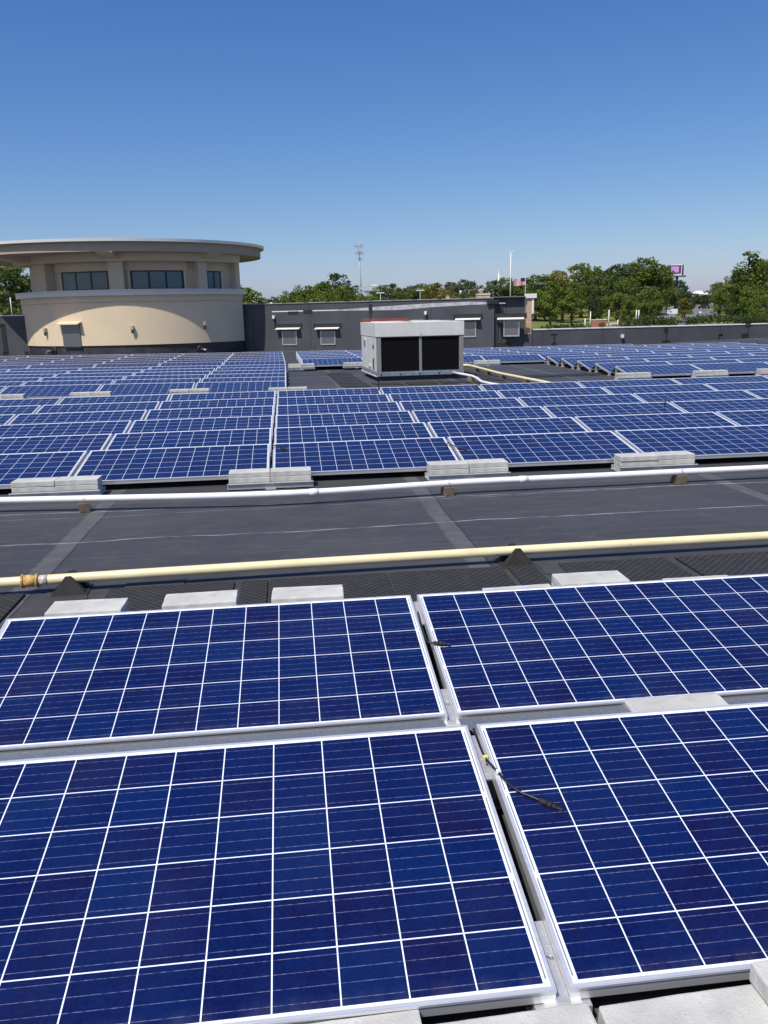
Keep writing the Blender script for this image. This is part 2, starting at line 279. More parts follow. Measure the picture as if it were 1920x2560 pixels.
# ------------------------------------------------------------------ mesh builder
class MB:
    def __init__(s): s.bm = bmesh.new(); s.uvl = None
    def box(s, lo, hi, bev=0, rot=None, org=(0, 0, 0), seg=1):
        b = bmesh.new(); c = [(a+d)/2 for a, d in zip(lo, hi)]; e = [d-a for a, d in zip(lo, hi)]
        bmesh.ops.create_cube(b, size=1, matrix=Matrix.Translation(c) @ Matrix.Diagonal((*e, 1)))
        if bev: bmesh.ops.bevel(b, geom=b.edges[:], offset=bev, segments=seg, affect='EDGES', profile=.7)
        mt = Matrix.Translation(org) @ (rot.to_4x4() if rot else Matrix.Identity(4)); b.transform(mt); s.join(b); return s
    def join(s, b):
        me = bpy.data.meshes.new('tmp'); b.to_mesh(me); b.free(); s.bm.from_mesh(me); bpy.data.meshes.remove(me)
    def poly(s, pts): s.bm.faces.new([s.bm.verts.new(p) for p in pts]); return s
    def hexa(s, bot, top):
        v = [s.bm.verts.new(p) for p in list(bot)+list(top)]; n = len(bot)
        s.bm.faces.new(v[:n][::-1]); s.bm.faces.new(v[n:])
        for i in range(n): s.bm.faces.new((v[i], v[(i+1) % n], v[n+(i+1) % n], v[n+i]))
        return s
    def cyl(s, p, q, r, r2=None, n=12, cap=True):
        p, q = Vector(p), Vector(q); d = q-p; r2 = r if r2 is None else r2; a = d.orthogonal().normalized(); b = d.normalized().cross(a)
        R = [[s.bm.verts.new(c+(a*math.cos(t)+b*math.sin(t))*rr) for t in [2*math.pi*i/n for i in range(n)]] for c, rr in ((p, r), (q, r2))]
        for i in range(n): f = s.bm.faces.new((R[0][i], R[0][(i+1) % n], R[1][(i+1) % n], R[1][i])); f.smooth = n > 8
        if cap: s.bm.faces.new(R[0][::-1]); s.bm.faces.new(R[1])
        return s
    def tube(s, pts, r, n=12, cap=True):
        pts = [Vector(p) for p in pts]; rings = []; up = Vector((0, 0, 1))
        for i, p in enumerate(pts):
            t = (pts[min(i+1, len(pts)-1)]-pts[max(i-1, 0)]).normalized(); a = t.cross(up)
            if a.length < .05: a = t.cross(Vector((1, 0, 0)))
            a.normalize(); b = a.cross(t); rr = r[i] if isinstance(r, (list, tuple)) else r
            rings.append([s.bm.verts.new(p+(a*math.cos(k)+b*math.sin(k))*rr) for k in [2*math.pi*j/n for j in range(n)]])
        for A, B in zip(rings, rings[1:]):
            for i in range(n): f = s.bm.faces.new((A[i], A[(i+1) % n], B[(i+1) % n], B[i])); f.smooth = True
        if cap: s.bm.faces.new(rings[0][::-1]); s.bm.faces.new(rings[-1])
        return s
    def arc(s, R0, R1, z0, z1, a0, a1, n=48, c=(0, 0), ey=1.0):   # ring sector, closed solid; angle 0 = -y
        full = abs(a1-a0) > 6.28
        def P(R, a, z): return (c[0]+R*math.sin(a), c[1]-R*math.cos(a)*ey, z)
        V = []
        for i in range(n+(0 if full else 1)):
            a = a0+(a1-a0)*i/n; V.append([s.bm.verts.new(P(*k, )) for k in ((R0, a, z0), (R1, a, z0), (R1, a, z1), (R0, a, z1))])
        m = len(V)
        for i in range(m if full else m-1):
            A, B = V[i], V[(i+1) % m]
            for k in range(4):
                f = s.bm.faces.new((A[k], B[k], B[(k+1) % 4], A[(k+1) % 4]))
        if not full: s.bm.faces.new(V[0]); s.bm.faces.new(V[-1][::-1])
        return s
    def build(s, name, mat, parent=None, loc=None, smooth=False):
        bmesh.ops.recalc_face_normals(s.bm, faces=s.bm.faces[:]); me = bpy.data.meshes.new(name); s.bm.to_mesh(me); s.bm.free(); me.materials.append(mat)
        if smooth: me.shade_smooth()
        o = bpy.data.objects.new(name, me); COL.objects.link(o)
        if parent: o.parent = parent
        if loc is not None: o.location = loc
        return o
def tag(o, label=None, cat=None, group=None, kind=None):
    if label: o['label'] = label
    if cat: o['category'] = cat
    if group: o['group'] = group
    if kind: o['kind'] = kind
    return o
def empty(name, loc, rz=0, label=None, cat=None, group=None):
    o = bpy.data.objects.new(name, None); COL.objects.link(o); o.location = loc; o.rotation_euler = (0, 0, rz); o.empty_display_size = .2
    return tag(o, label, cat, group)
KIDS = {}
def kids(o): return [c for c in bpy.data.objects if c.parent == o]
def dup(o, loc=None, rot=None, label=None, group=None, tree=None, scale=None):
    if o.name not in KIDS: KIDS[o.name] = [(c, kids(c)) for c in kids(o)]
    r = o.copy(); COL.objects.link(r)
    if loc is not None: r.location = loc
    if rot is not None: r.rotation_euler = rot
    if scale is not None: r.scale = scale
    if label: r['label'] = label
    if group: r['group'] = group
    for c, gs in KIDS[o.name]:
        k = c.copy(); COL.objects.link(k); k.parent = r
        for h in gs: q = h.copy(); COL.objects.link(q); q.parent = k
    return r

# ------------------------------------------------------------------ roof + terrain
g = MB(); ys = [-300, -60, 0, 100, 200, 300, 600, 2500]; xs = [-2500, -400, 0, 400, 2500]
vv = [[g.bm.verts.new((x, y, gz(y) if y > -60 else gz(-60))) for x in xs] for y in ys]
for j in range(len(ys)-1):
    for i in range(len(xs)-1): g.bm.faces.new((vv[j][i], vv[j][i+1], vv[j+1][i+1], vv[j+1][i]))
tag(g.build('ground', M['ground']), kind='structure')
# our building: a slab whose top is the roof membrane
r = MB(); r.hexa([(-45, -30, -6.9), (45, -30, -6.9), (45, 37.4, -6.9), (11.5, 37.3, -6.9), (-45, 53.5, -6.9)], [(-45, -30, ZR), (45, -30, ZR), (45, 37.4, ZR), (11.5, 37.3, ZR), (-45, 53.5, ZR)])
tag(r.build('flat_roof', M['roof']), kind='structure')

# ------------------------------------------------------------------ solar panels
TH = .1624; CT, ST = math.cos(TH), math.sin(TH); HZ = .47   # root sits on the roof under the panel's middle
def sp(x, v, h=0): return (x, HZ-v*CT-h*ST*-1*-1, -ZR-v*ST+h*CT)   # v = metres down slope from the top cell line, h above glass
def slab(mb, x0, x1, v0, v1, h0, h1):
    P = lambda x, v, h: (x, HZ - v*CT + 0*h - h*ST*0 - h*ST, -ZR - v*ST + h*CT)
    mb.hexa([P(x0, v0, h0), P(x1, v0, h0), P(x1, v1, h0), P(x0, v1, h0)], [P(x0, v0, h1), P(x1, v0, h1), P(x1, v1, h1), P(x0, v1, h1)]); return P
def make_panel():
    root = empty('solar_panel', (0, 0, ZR)); T = -.019; B = .973; X = .978
    f = MB(); w = .0105
    for (a, b, c, d) in ((-X, X, T, T+w), (-X, X, B-w, B), (-X, -X+w, T+w, B-w), (X-w, X, T+w, B-w)): P = slab(f, a, b, c, d, -.039, .0015)
    for (a, b, c, d) in ((-X+.0, X, B-.001, B+.0025),): slab(f, a, b, c, d, -.006, .0015)
    slab(f, -X, X, B-.03, B-w, -.039, -.037); slab(f, -X, X, T+w, T+.03, -.039, -.037)
    f.build('frame', M['alu'], root)
    q = MB(); bm = q.bm; uvl = bm.loops.layers.uv.new('UVMap')
    def face(pts, uvs):
        fc = bm.faces.new([bm.verts.new(p) for p in pts])
        for l, u in zip(fc.loops, uvs): l[uvl].uv = u
    a, b, c, d = -X+w, X-w, T+w, B-w
    face([P(a, d, -.001), P(b, d, -.001), P(b, c, -.001), P(a, c, -.001)], [(w, d-T), (1.956-w, d-T), (1.956-w, c-T), (w, c-T)])
    me = bpy.data.meshes.new('glass'); 
    face([P(a, c, -.007), P(b, c, -.007), P(b, d, -.007), P(a, d, -.007)], [(.001, .001)]*4)
    for s_, t_ in (((a, c), (a, d)), ((a, d), (b, d)), ((b, d), (b, c)), ((b, c), (a, c))):
        face([P(*s_, -.001), P(*t_, -.001), P(*t_, -.007), P(*s_, -.007)], [(.001, .001)]*4)
    bm.to_mesh(me); bm.free(); me.materials.append(M['cells']); o = bpy.data.objects.new('cell_sheet', me); COL.objects.link(o); o.parent = root
    return root, P
proto, PP = make_panel()
# rear wind deflector, feet
def deflector():
    m = MB(); x0, x1 = -.965, .965
    pr = [(HZ+.022, -ZR-.044), (HZ+.040, -ZR-.046), (HZ+.325, -ZR-.168), (HZ+.390, -ZR-.170)]
    for (y0, z0), (y1, z1) in zip(pr, pr[1:]):
        m.hexa([(x0, y0, z0), (x1, y0, z0), (x1, y1, z1), (x0, y1, z1)], [(x0, y0, z0+.002), (x1, y0, z0+.002), (x1, y1, z1+.002), (x0, y1, z1+.002)])
    return m.build('wind_deflector', M['galv'], proto)
deflector()
def leg(sx):
    m = MB(); x = sx*.94
    m.hexa([(x-.035, HZ-.05, .0), (x+.035, HZ-.05, .0), (x+.035, HZ+.03, .0), (x-.035, HZ+.03, .0)], [(x-.03, HZ-.03, -ZR-.05), (x+.03, HZ-.03, -ZR-.05), (x+.03, HZ+.018, -ZR-.043), (x-.03, HZ+.018, -ZR-.043)])
    m.box((x-.045, HZ-.09, .0), (x+.045, HZ+.06, .012)); return m.build('rear_leg', M['foot'], proto)
leg(-1); leg(1)
def foot(sx):
    m = MB(); x = sx*.955; yl = HZ-.973*CT
    m.box((x-.035, yl-.045, .0), (x+.035, yl+.05, .014)); m.box((x-.028, yl-.012, .014), (x+.028, yl+.03, .060)); m.box((x-.028, yl-.045, .014), (x+.028, yl-.040, .040))
    return m.build('front_foot', M['foot'], proto)
foot(-1); foot(1)
used = False; PANELS = []
def vis(xc, Y, z=0, mg=40):
    pts = [proj((xc+a, Y+b, z+c)) for a in (-.978, -.5, 0, .5, .978) for b, c in ((.02, 0), (-.48, -.08), (-.96, -.157))]
    return any(-mg < p[0] < 1920+mg and -mg < p[1] < 2560+mg for p in pts)
def row(cells_x, Y, phrase, group, zf=lambda x: 0., ry=0.):
    global used
    xs_ = sorted([x for x in cells_x if vis(x, Y)])
    for i, x in enumerate(xs_):
        lab = 'blue solar panel, %s from the left in %s' % (ORD[i], phrase)
        if len(xs_) == 1: lab = 'blue solar panel alone in ' + phrase
        loc = (x, Y-HZ, ZR+zf(x)); rot = (0, ry, 0)
        jit = (random.uniform(-.0025, .0025), ry, random.uniform(-.0012, .0012)) if Y > 5 else rot
        if not used: proto.location = loc; proto.rotation_euler = jit; tag(proto, lab, 'solar panel', group); used = True; PANELS.append(proto)
        else: PANELS.append(dup(proto, loc, jit, lab, group))
PX = 1.9893
row([-.954, -.954+PX], 0, 'the row nearest the camera', 'solar panels of the near pair of rows')
row([.0065-.954, .0065-.954+PX], 1.3658, 'the second nearest row, touching no pipe', 'solar panels of the near pair of rows')
for k in range(6):
    row([-.7933-.954+i*PX-.0032*k for i in range(-7, 9)], 6.6917+1.3658*k, 'the %s row behind the white pipe' % ORD[k], 'solar panels of the middle array')
lz = lambda x: .011*(-.61-x)
for k in range(6):
    row([-.61-.954-PX*i for i in range(0, 10)], 16.06+1.312*k, '%s row of the left array' % ORD[k], 'solar panels of the left array', lz, .011)
for k in range(6):
    row([-.63-.022*k-.954-PX*i for i in range(0, 12)], 24.72+1.40*k, '%s row up to the rotunda' % ORD[k], 'solar panels in front of the rotunda', lz, .011)
for k in range(5):
    row([7.67+.954+PX*i for i in range(0, 7)], 17.55+1.39*k, '%s row of the right array' % ORD[k], 'solar panels of the right array')
cz = lambda x: .010*max(0, 6-x)
for k in range(6):
    xs_ = [-.06-.02*k+.954+1.965*i for i in range(0, 9)]
    xs_ = [x for x in xs_ if x < (17.4 if k < 5 else 13.2)]
    row(xs_, 24.5+1.2*k, '%s row under the tall parapet' % ORD[k], 'solar panels under the parapets', cz, 0)

# splice plates and clamps in the near seams
for (sx, Y, nm) in ((.0406, 0, 'nearest row'), (.0471, 1.3658, 'second nearest row')):
    t = empty('seam_bracket', (sx, Y, ZR), 0, 'silver aluminium seam bracket joining two panels of the %s' % nm, 'bracket', 'seam brackets between near panels')
    def pl(v0, v1, h0, h1, w):
        mb = MB(); P = lambda x, v, h: (x, -v*CT - h*ST, -ZR - v*ST + h*CT)
        mb.hexa([P(-w, v0, h0), P(w, v0, h0), P(w, v1, h0), P(-w, v1, h0)], [P(-w, v0, h1), P(w, v0, h1), P(w, v1, h1), P(-w, v1, h1)]); return mb, P
    mb, P = pl(.0, .22, -.036, -.030, .0155); 
    for v in (.05, .12, .19): mb.cyl(P(.006, v, -.030), P(.006, v, -.027), .003, n=8); mb.cyl(P(-.006, v, -.030), P(-.006, v, -.027), .003, n=8)
    mb.build('upper_plate', M['foot'], t)
    mb, P = pl(.76, .985, -.034, -.028, .0155)
    for v in (.79, .83, .88): mb.cyl(P(.007, v, -.028), P(.007, v, -.025), .003, n=8); mb.cyl(P(-.007, v, -.028), P(-.007, v, -.025), .003, n=8)
    mb.build('lower_plate', M['foot'], t)
    mb = MB(); a = P(0, .86, -.028)
    for q in (-1, 1): mb.cyl((a[0]+q*.008, a[1], a[2]), (a[0]+q*.003, a[1]-.02, a[2]+.018), .0018, n=6)
    mb.cyl((a[0]-.004, a[1]-.02, a[2]+.018), (a[0]+.004, a[1]-.02, a[2]+.018), .0018, n=6); mb.build('spring_clip', M['alu'], t)
    mb = MB(); yl = -.973*CT; mb.box((-.045, yl-.05, .060), (.045, yl+.02, .066)); mb.box((-.045, yl-.054, .004), (.045, yl-.05, .066)); mb.build('front_tab', M['alu'], t)
# black cable clip on the second row's edge
t = tag(MB().box((-.009, -.012, -.004), (.009, .010, .012), .002).box((-.009, -.006, .012), (.009, .0, .016)).build('cable_clip', M['rubber'], loc=atz(1164, 1793, -.195)), 'tiny black plastic clip at the panel edge beside the near seam', 'clip')

# cables
def cable(name, pts, r, label, conn=True, tags=None, grp=None):
    root = empty(name, pts[0], 0, label, 'cable', grp); o = Vector(pts[0]); L = [Vector(p)-o for p in pts]
    # catmull rom smoothing
    sm = []
    for i in range(len(L)-1):
        p0, p1, p2, p3 = L[max(i-1, 0)], L[i], L[i+1], L[min(i+2, len(L)-1)]
        for k in range(6):
            s = k/6; sm.append(.5*((2*p1)+(-p0+p2)*s+(2*p0-5*p1+4*p2-p3)*s*s+(-p0+3*p1-3*p2+p3)*s**3))
    sm.append(L[-1]); MB().tube(sm, r, 8).build('cable_sheath', M['cable'], root)
    if conn:
        d = (L[-1]-L[-2]).normalized(); e = L[-1]
        MB().cyl(e, e+d*.028, r*2.2, n=10).cyl(e+d*.028, e+d*.040, r*2.7, n=10).cyl(e+d*.040, e+d*.056, r*1.7, n=10).cyl(e+d*.056, e+d*.075, r*1.2, n=8).build('connector', M['rubber'], root)
    for (i, mk, w) in tags or []:
        e = L[i]; MB().box((e.x-w, e.y-w*.6, e.z-.004), (e.x+w, e.y+w*.6, e.z+.009), .001).build('label_tag', M[mk], root)
    return root
def onp(px, py, h): # point on near panel plane (top cell line y=0, slope TH) raised by h
    d = ray(px, py); n = Vector((0, -ST, CT)); t = (Vector((0, 0, h/CT))-CAM).dot(n)/d.dot(n); return CAM+d*t
pts = [onp(1184, 1822, -.012), onp(1192, 1845, .0), onp(1204, 1876, .0), onp(1214, 1895, .006), onp(1226, 1910, .010), onp(1246, 1931, .009), onp(1267, 1954, .012), onp(1297, 1978, .010), onp(1325, 1990, .007), onp(1348, 2000, .006)]
cable('panel_cable', pts, .0038, 'black cable with a yellow tag lying over the near right panel', tags=[(3, 'yellow_tag', .008), (5, 'white_tag', .0075)])
def onq(px, py, h, Y0):
    d = ray(px, py); n = Vector((0, -ST, CT)); t = (Vector((0, Y0, h/CT))-CAM).dot(n)/d.dot(n); return CAM+d*t
cable('panel_cable', [onq(1045, 1530, -.02, 1.3658), onq(1052, 1560, -.005, 1.3658), onq(1062, 1590, .01, 1.3658), onq(1072, 1606, .012, 1.3658), onq(1084, 1607, .012, 1.3658)], .004, 'short black cable looping out of the second nearest row seam', tags=[])
for i, (a, b, lab) in enumerate(((683, 1113, 'black cable tuft in the middle array seam above the white pipe'), (1118, 1108, 'black cable tail over the front right seam of the middle array'))):
    cable('panel_cable', [onq(a, b+14, -.01, 6.6917), onq(a, b, .03, 6.6917), onq(a+10, b+4, .03, 6.6917), onq(a+22+i*12, b+8+i*4, .014, 6.6917)], .006, lab, tags=[])
for (a, b, lab) in ((1663, 1004, 'black cable standing up between middle array panels at right'), (946, 966, 'thin black cable upright behind the middle array near the HVAC unit'), (1192, 966, 'black cable tuft at the rear edge of the middle array')):
    p = atz(a, b+6, .0); cable('panel_cable', [p+Vector((0, .02, -.08)), p+Vector((0, 0, .03)), p+Vector((.02, 0, .14 if a < 1000 else .07)), p+Vector((.05, -.03, .17 if a < 1000 else .05))], .010, lab, conn=False)

# ------------------------------------------------------------------ ballast trays with concrete blocks
def rough_block(l, w, h, seed):
    b = bmesh.new(); bmesh.ops.create_cube(b, size=1, matrix=Matrix.Diagonal((l, w, h, 1)))
    bmesh.ops.bevel(b, geom=b.edges[:], offset=.006, segments=2, affect='EDGES', profile=.6)
    bmesh.ops.subdivide_edges(b, edges=[e for e in b.edges if e.calc_length() > .04], cuts=9, use_grid_fill=True)
    for v in b.verts:
        n = noise.noise(v.co*28+Vector((seed*7.3, 0, 0)))+.5*noise.noise(v.co*80+Vector((0, seed*3.1, 0)))
        v.co += v.co.normalized()*n*.0022; v.co.z += h/2*0
    for v in b.verts: v.co.z += h/2
    me = bpy.data.meshes.new('concrete_block'); b.to_mesh(me); b.free(); me.materials.append(M['concrete']); return me
BLK = [rough_block(.398, .195, .052, i) for i in range(5)]
def block(loc, rz, label, group=None, k=None, tilt=0):
    o = bpy.data.objects.new('concrete_block', BLK[k % 5 if k is not None else random.randrange(5)]); COL.objects.link(o); o.location = loc; o.rotation_euler = (0, tilt, rz)
    return tag(o, label, 'concrete block', group)
def tray_mesh():
    m = MB(); L = .42
    m.box((-L, -.115, .012), (L, .105, .0155)); m.box((-L, -.118, .012), (L, -.115, .072)); m.box((-L, .105, .012), (L, .108, .060))
    m.hexa([(-L, -.118, .070), (L, -.118, .070), (L, -.135, .064), (-L, -.135, .064)], [(-L, -.118, .072), (L, -.118, .072), (L, -.135, .066), (-L, -.135, .066)])
    return m
tray0 = None
def tray(x, y, label, blockwhere, layers=2, z=ZR, grp='ballast trays', lift=0, bg='ballast blocks on trays'):
    global tray0
    if tray0 is None:
        tray0 = empty('ballast_tray', (x, y, z), 0, label, 'ballast tray', grp)
        tray_mesh().build('tray_sheet', M['foot'], tray0)
        MB().box((-.05, -.142, .004), (.05, -.137, .020)).box((-.05, -.137, .004), (.05, -.12, .007)).box((-.06, -.1205, .052), (.035, -.1182, .060)).build('splice_clip', M['alu'], tray0)
        MB().box((-.28, -.155, .0), (-.19, .12, .011)).build('rubber_pad', M['rubber'], tray0); MB().box((.16, -.155, .0), (.25, .12, .011)).build('rubber_pad', M['rubber'], tray0)
    else: dup(tray0, (x, y, z), (0, 0, 0), label, grp)
    hh = .0165
    for l in range(layers):
        for s in (-1, 1):
            where = ('top' if l == layers-1 else 'bottom' if l == 0 else 'middle') + (' left' if s < 0 else ' right')
            block((x+s*.202+random.uniform(-.003, .003), y-.004+random.uniform(-.006, .006), z+hh), random.uniform(-.012, .012), 'grey concrete block, %s in the stack on %s' % (where, blockwhere), bg)
        hh += .0532
# middle array, front edge (four in view), low edge of panels at Y=5.73
for i, nm in enumerate(('leftmost', 'second', 'third', 'rightmost')):
    xs0 = -.7933+.0406+(i-1)*PX
    if i == 0: xs0 = (atz(30, 1236, -.22).x+atz(257, 1230, -.22).x)/2
    tray(xs0, 5.565, '%s aluminium ballast tray behind the white pipe' % nm, 'the %s tray behind the white pipe' % nm, 3)
for i, (px, nm) in enumerate(((10, 'leftmost'), (229, 'second'), (475, 'third'), (720, 'rightmost'))):
    p = atz(px, 990, ZR); q = aty(px, 988, 14.96)
    tray(q.x, 14.96, '%s ballast tray before the left array' % nm, 'the %s tray before the left array' % nm, 3, ZR+(.06 if i < 3 else .03))
for px, nm, Y in ((753, 'left', 23.38), (891, 'right', 23.38)):
    q = aty(px, 912, Y); tray(q.x, Y, 'ballast tray at the %s of the array beside the HVAC unit' % nm, 'the %s tray behind the HVAC unit' % nm, 3, ZR+.05)
q = aty(1217, 905, 23.38); tray(q.x, 23.38, 'ballast tray just right of the HVAC unit', 'the tray right of the HVAC unit', 3)
for px, nm in ((1583, 'left'), (1775, 'right')):
    q = aty(px, 935, 16.44); tray(q.x, 16.44, '%s ballast tray before the right array' % nm, 'the %s tray before the right array' % nm, 3)
q = aty(1935, 930, 16.44); tray(q.x, 16.44, 'ballast tray cut by the right picture edge', 'the tray cut by the right edge', 3)
# loose blocks behind the second row
ZB = -.115
def bpx(px0, py0, px1, py1, z, label, k=0, n=1):      # back edge from (px0,py0) to (px1,py1)
    a, b = atz(px0, py0, z), atz(px1, py1, z); c = (a+b)/2; rz = math.atan2(b.y-a.y, b.x-a.x)
    for j in range(n): block((c.x+math.sin(rz)*.0975, c.y-math.cos(rz)*.0975, z-.052*(j+1)-.001*j), rz, label if j == 0 else label.replace('top', 'lower'), 'loose blocks behind the near panels', k+j)
bpx(128, 1503, 331, 1493, ZB, 'leftmost top concrete slab behind the near panels', 0, 3)
bpx(408, 1485, 602, 1473, ZB, 'second top concrete slab from the left behind the near panels', 1, 3)
bpx(676, 1469, 862, 1460, ZB, 'third top concrete slab from the left, resting on mats', 2, 3)
bpx(1377, 1434, 1545, 1425, ZB+.012, 'top concrete slab with a slanted end behind the near right panel', 3, 3)
bpx(1203, 1470, 1374, 1458, ZB-.030, 'low concrete slab half hidden left of the raised slab', 4, 1)
bpx(1580, 1450, 1890, 1432, ZB-.026, 'low concrete slab half hidden right of the raised slab', 1, 1)
# block between the near rows
bpx(1549, 1738, 1785, 1724, -.155, 'concrete block in the channel between the two near rows', 2)
# blocks at the bottom of the picture
def bfr(px, py, z, dx, label, k): a = atz(px, py, z); block((a.x+dx, a.y-.0975, z-.052), .03, label, 'ballast blocks at the bottom edge', k)
bfr(1052, 2524, -.165, -.199, 'concrete block at the bottom edge left of the seam', 0)
bfr(1474, 2508, -.165, -.199, 'concrete block at the bottom edge under the seam tab', 1)
bfr(1490, 2508, -.165, .203, 'concrete block at the bottom edge right of the seam', 3)
a = atz(1874, 2400, -.11); block((a.x+.199, a.y-.0975, -.162), .02, 'raised concrete block cut by the right edge at bottom', 'ballast blocks at the bottom edge', 2)
# front tray strip below the bottom blocks
tag(MB().box((-.66, -.12, .012), (.62, .09, .0155)).box((-.66, -.122, .012), (.62, -.12, .06)).build('ballast_tray', M['foot'], loc=(0.0, -1.12, ZR)), 'ballast tray under the concrete blocks at the bottom edge', 'ballast tray')

# ------------------------------------------------------------------ pipes
def samp(fn, x0, x1, n): return [fn(x0+(x1-x0)*i/n) for i in range(n+1)]
WP = [(-9, 5.5), (-6, 5.25), (-3.126, 4.949), (-2.418, 4.863), (-1.711, 4.777), (-1.005, 4.70), (-.298, 4.69), (.438, 4.775), (.915, 4.835), (1.588, 4.858), (2.362, 4.855), (3.176, 4.875), (4.05, 4.885), (9, 4.95)]
def wyy(x):
    for (a, b), (c, d) in zip(WP, WP[1:]):
        if x <= c: return b+(d-b)*(x-a)/(c-a)
    return 4.95
wy = lambda x: Vector((x, sum(wyy(x+k*.12) for k in range(-3, 4))/7, -.147))
wp = empty('white_pipe', (0, 4.7, ZR), 0, 'long white roof pipe raised on wooden blocks', 'pipe')
pt_ = [p-Vector((0, 4.7, ZR)) for p in samp(wy, -5.2, 7.5, 60)]
MB().tube(pt_, .030, 16).build('pipe_run', M['white_pipe'], wp)
for x in (-.35, 1.62): p = wy(x)-Vector((0, 4.7, ZR)); MB().cyl(p-Vector((.04, 0, 0)), p+Vector((.04, 0, 0)), .0335, n=16).build('pipe_coupling', M['white_pipe'], wp)
for i, (px, py) in enumerate(((207, 1285), (1128, 1245), (1707, 1211))):
    a = atz(px, py, ZR); x = a.x
    nm = ('left', 'middle', 'right')[i]
    o = MB().box((-.045, -.045 if i else -.055, 0), (.05, .055+.05*(i > 0), .083), .004).build('wood_block', M['wood'], loc=(x-.005, wy(x).y-.01, ZR)); o.rotation_euler = (0, 0, .25 if i == 0 else .12)
    tag(o, 'weathered timber block under the %s part of the white pipe' % nm, 'wood block', 'timber blocks under the white pipe')
    p = wy(x)-Vector((0, 4.7, ZR)); m = MB(); m.arc(.0305, .0335, -.011, .011, 0, 6.2832, 24); b = m.bm
    b.transform(Matrix.Translation(p) @ Matrix.Rotation(math.pi/2, 4, 'Y')); m.build('pipe_strap', M['alu'], wp)
yy = lambda x: Vector((x, 2.634+.024*x-.0035*x*x, -.175))
yp = empty('gas_pipe', (0, 2.645, ZR), 0, 'cream yellow gas pipe crossing between the near panels and open roof', 'pipe')
o3 = Vector((0, 2.645, ZR)); MB().tube([p-o3 for p in samp(yy, -4.2, 5.5, 30)], .0315, 18).build('pipe_run', M['yellow'], yp)
cx_ = atz(80, 1448, -.175).x; p = yy(cx_)-o3
MB().cyl(p-Vector((.045, 0, 0)), p+Vector((.045, 0, 0)), .038, n=18).cyl(p-Vector((.05, 0, 0)), p+Vector((-.037, 0, 0)), .043, n=18).cyl(p+Vector((.037, 0, 0)), p+Vector((.05, 0, 0)), .043, n=18).build('pipe_coupling', M['rust'], yp)
MB().cyl(p+Vector((.050, 0, 0)), p+Vector((.105, .001, 0)), .0322, n=18).build('bare_collar', simple('bare_primer', (.55, .50, .42), .5, 0, .5, 60), yp)
for i, (px, py) in enumerate(((172, 1489), (1297, 1418))):
    a = atz(px, py, ZR); c = yy(a.x)
    t = empty('pipe_support', (a.x, c.y-.005, ZR), .05, 'black rubber pyramid support under the %s part of the yellow pipe' % ('left', 'right')[i], 'pipe support', 'rubber pyramid supports')
    m = MB(); m.hexa([(-.115, -.125, 0), (.115, -.125, 0), (.115, .115, 0), (-.115, .115, 0)], [(-.108, -.118, .010), (.108, -.118, .010), (.108, .108, .010), (-.108, .108, .010)]); m.build('base_plate', M['rubber'], t)
    m = MB()
    for yo in (-.07, .056): m.hexa([(-.100, yo-.030, .010), (.100, yo-.030, .010), (.100, yo+.03, .010), (-.100, yo+.03, .010)], [(-.017, yo+.000, .118), (.017, yo+.000, .118), (.017, yo+.012, .118), (-.017, yo+.012, .118)])
    m.box((-.05, -.05, .010), (.05, .05, .050)); m.build('saddle', M['rubber'], t)
# walkway mats
def mat(px, label, y0=2.19, y1=2.53, x0=None, x1=None, grp='rubber walkway mats behind the near panels'):
    m = MB(); m.box((0, 0, 0), (x1-x0, y1-y0, .012), .003); return tag(m.build('rubber_mat', M['mat'], loc=(x0, y0, ZR+.004)), label, 'rubber mat', grp)
mats = [(-3.1, -2.21), (-1.70, -.93), (-.885, -.72), (-.708, .80), (.845, 1.03), (1.19, 1.93), (2.00, 2.8)]
mats = [(-2.98, -2.21), (-1.70, -.93), (-.885, -.72), (-.708, .045), (.058, .80), (.845, 1.025), (1.19, 1.93), (2.00, 2.76)]
mlab = ['leftmost rubber walkway mat cut by the picture edge', 'rubber mat right of the left pyramid support', 'narrow rubber mat between the second and third slabs', 'wide rubber mat right of the third slab', 'wide rubber mat left of the right pyramid support', 'narrow rubber mat in front of the right pyramid support', 'rubber mat behind the raised slab', 'rightmost rubber walkway mat']
for (a, b), l in zip(mats, mlab):
    mat(0, l, 1.78, 2.54, a, b)
# membrane scraps beside the mats
for i, (x0, x1, y0, y1, rz) in enumerate(((-2.16, -1.80, 2.05, 2.42, .03), (1.05, 1.34, 2.36, 2.60, -.05), (-1.62, -1.25, 2.50, 2.72, .02))):
    o = MB().box((0, 0, 0), (x1-x0, y1-y0, .003)).build('membrane_patch', M['roof'], loc=(x0, y0, ZR+.003)); o.rotation_euler = (0, 0, rz); tag(o, ('square grey roof patch left of the left slab', 'small grey roof patch right of the right pyramid support', 'grey roof patch behind the left pyramid support')[i], 'roof patch')

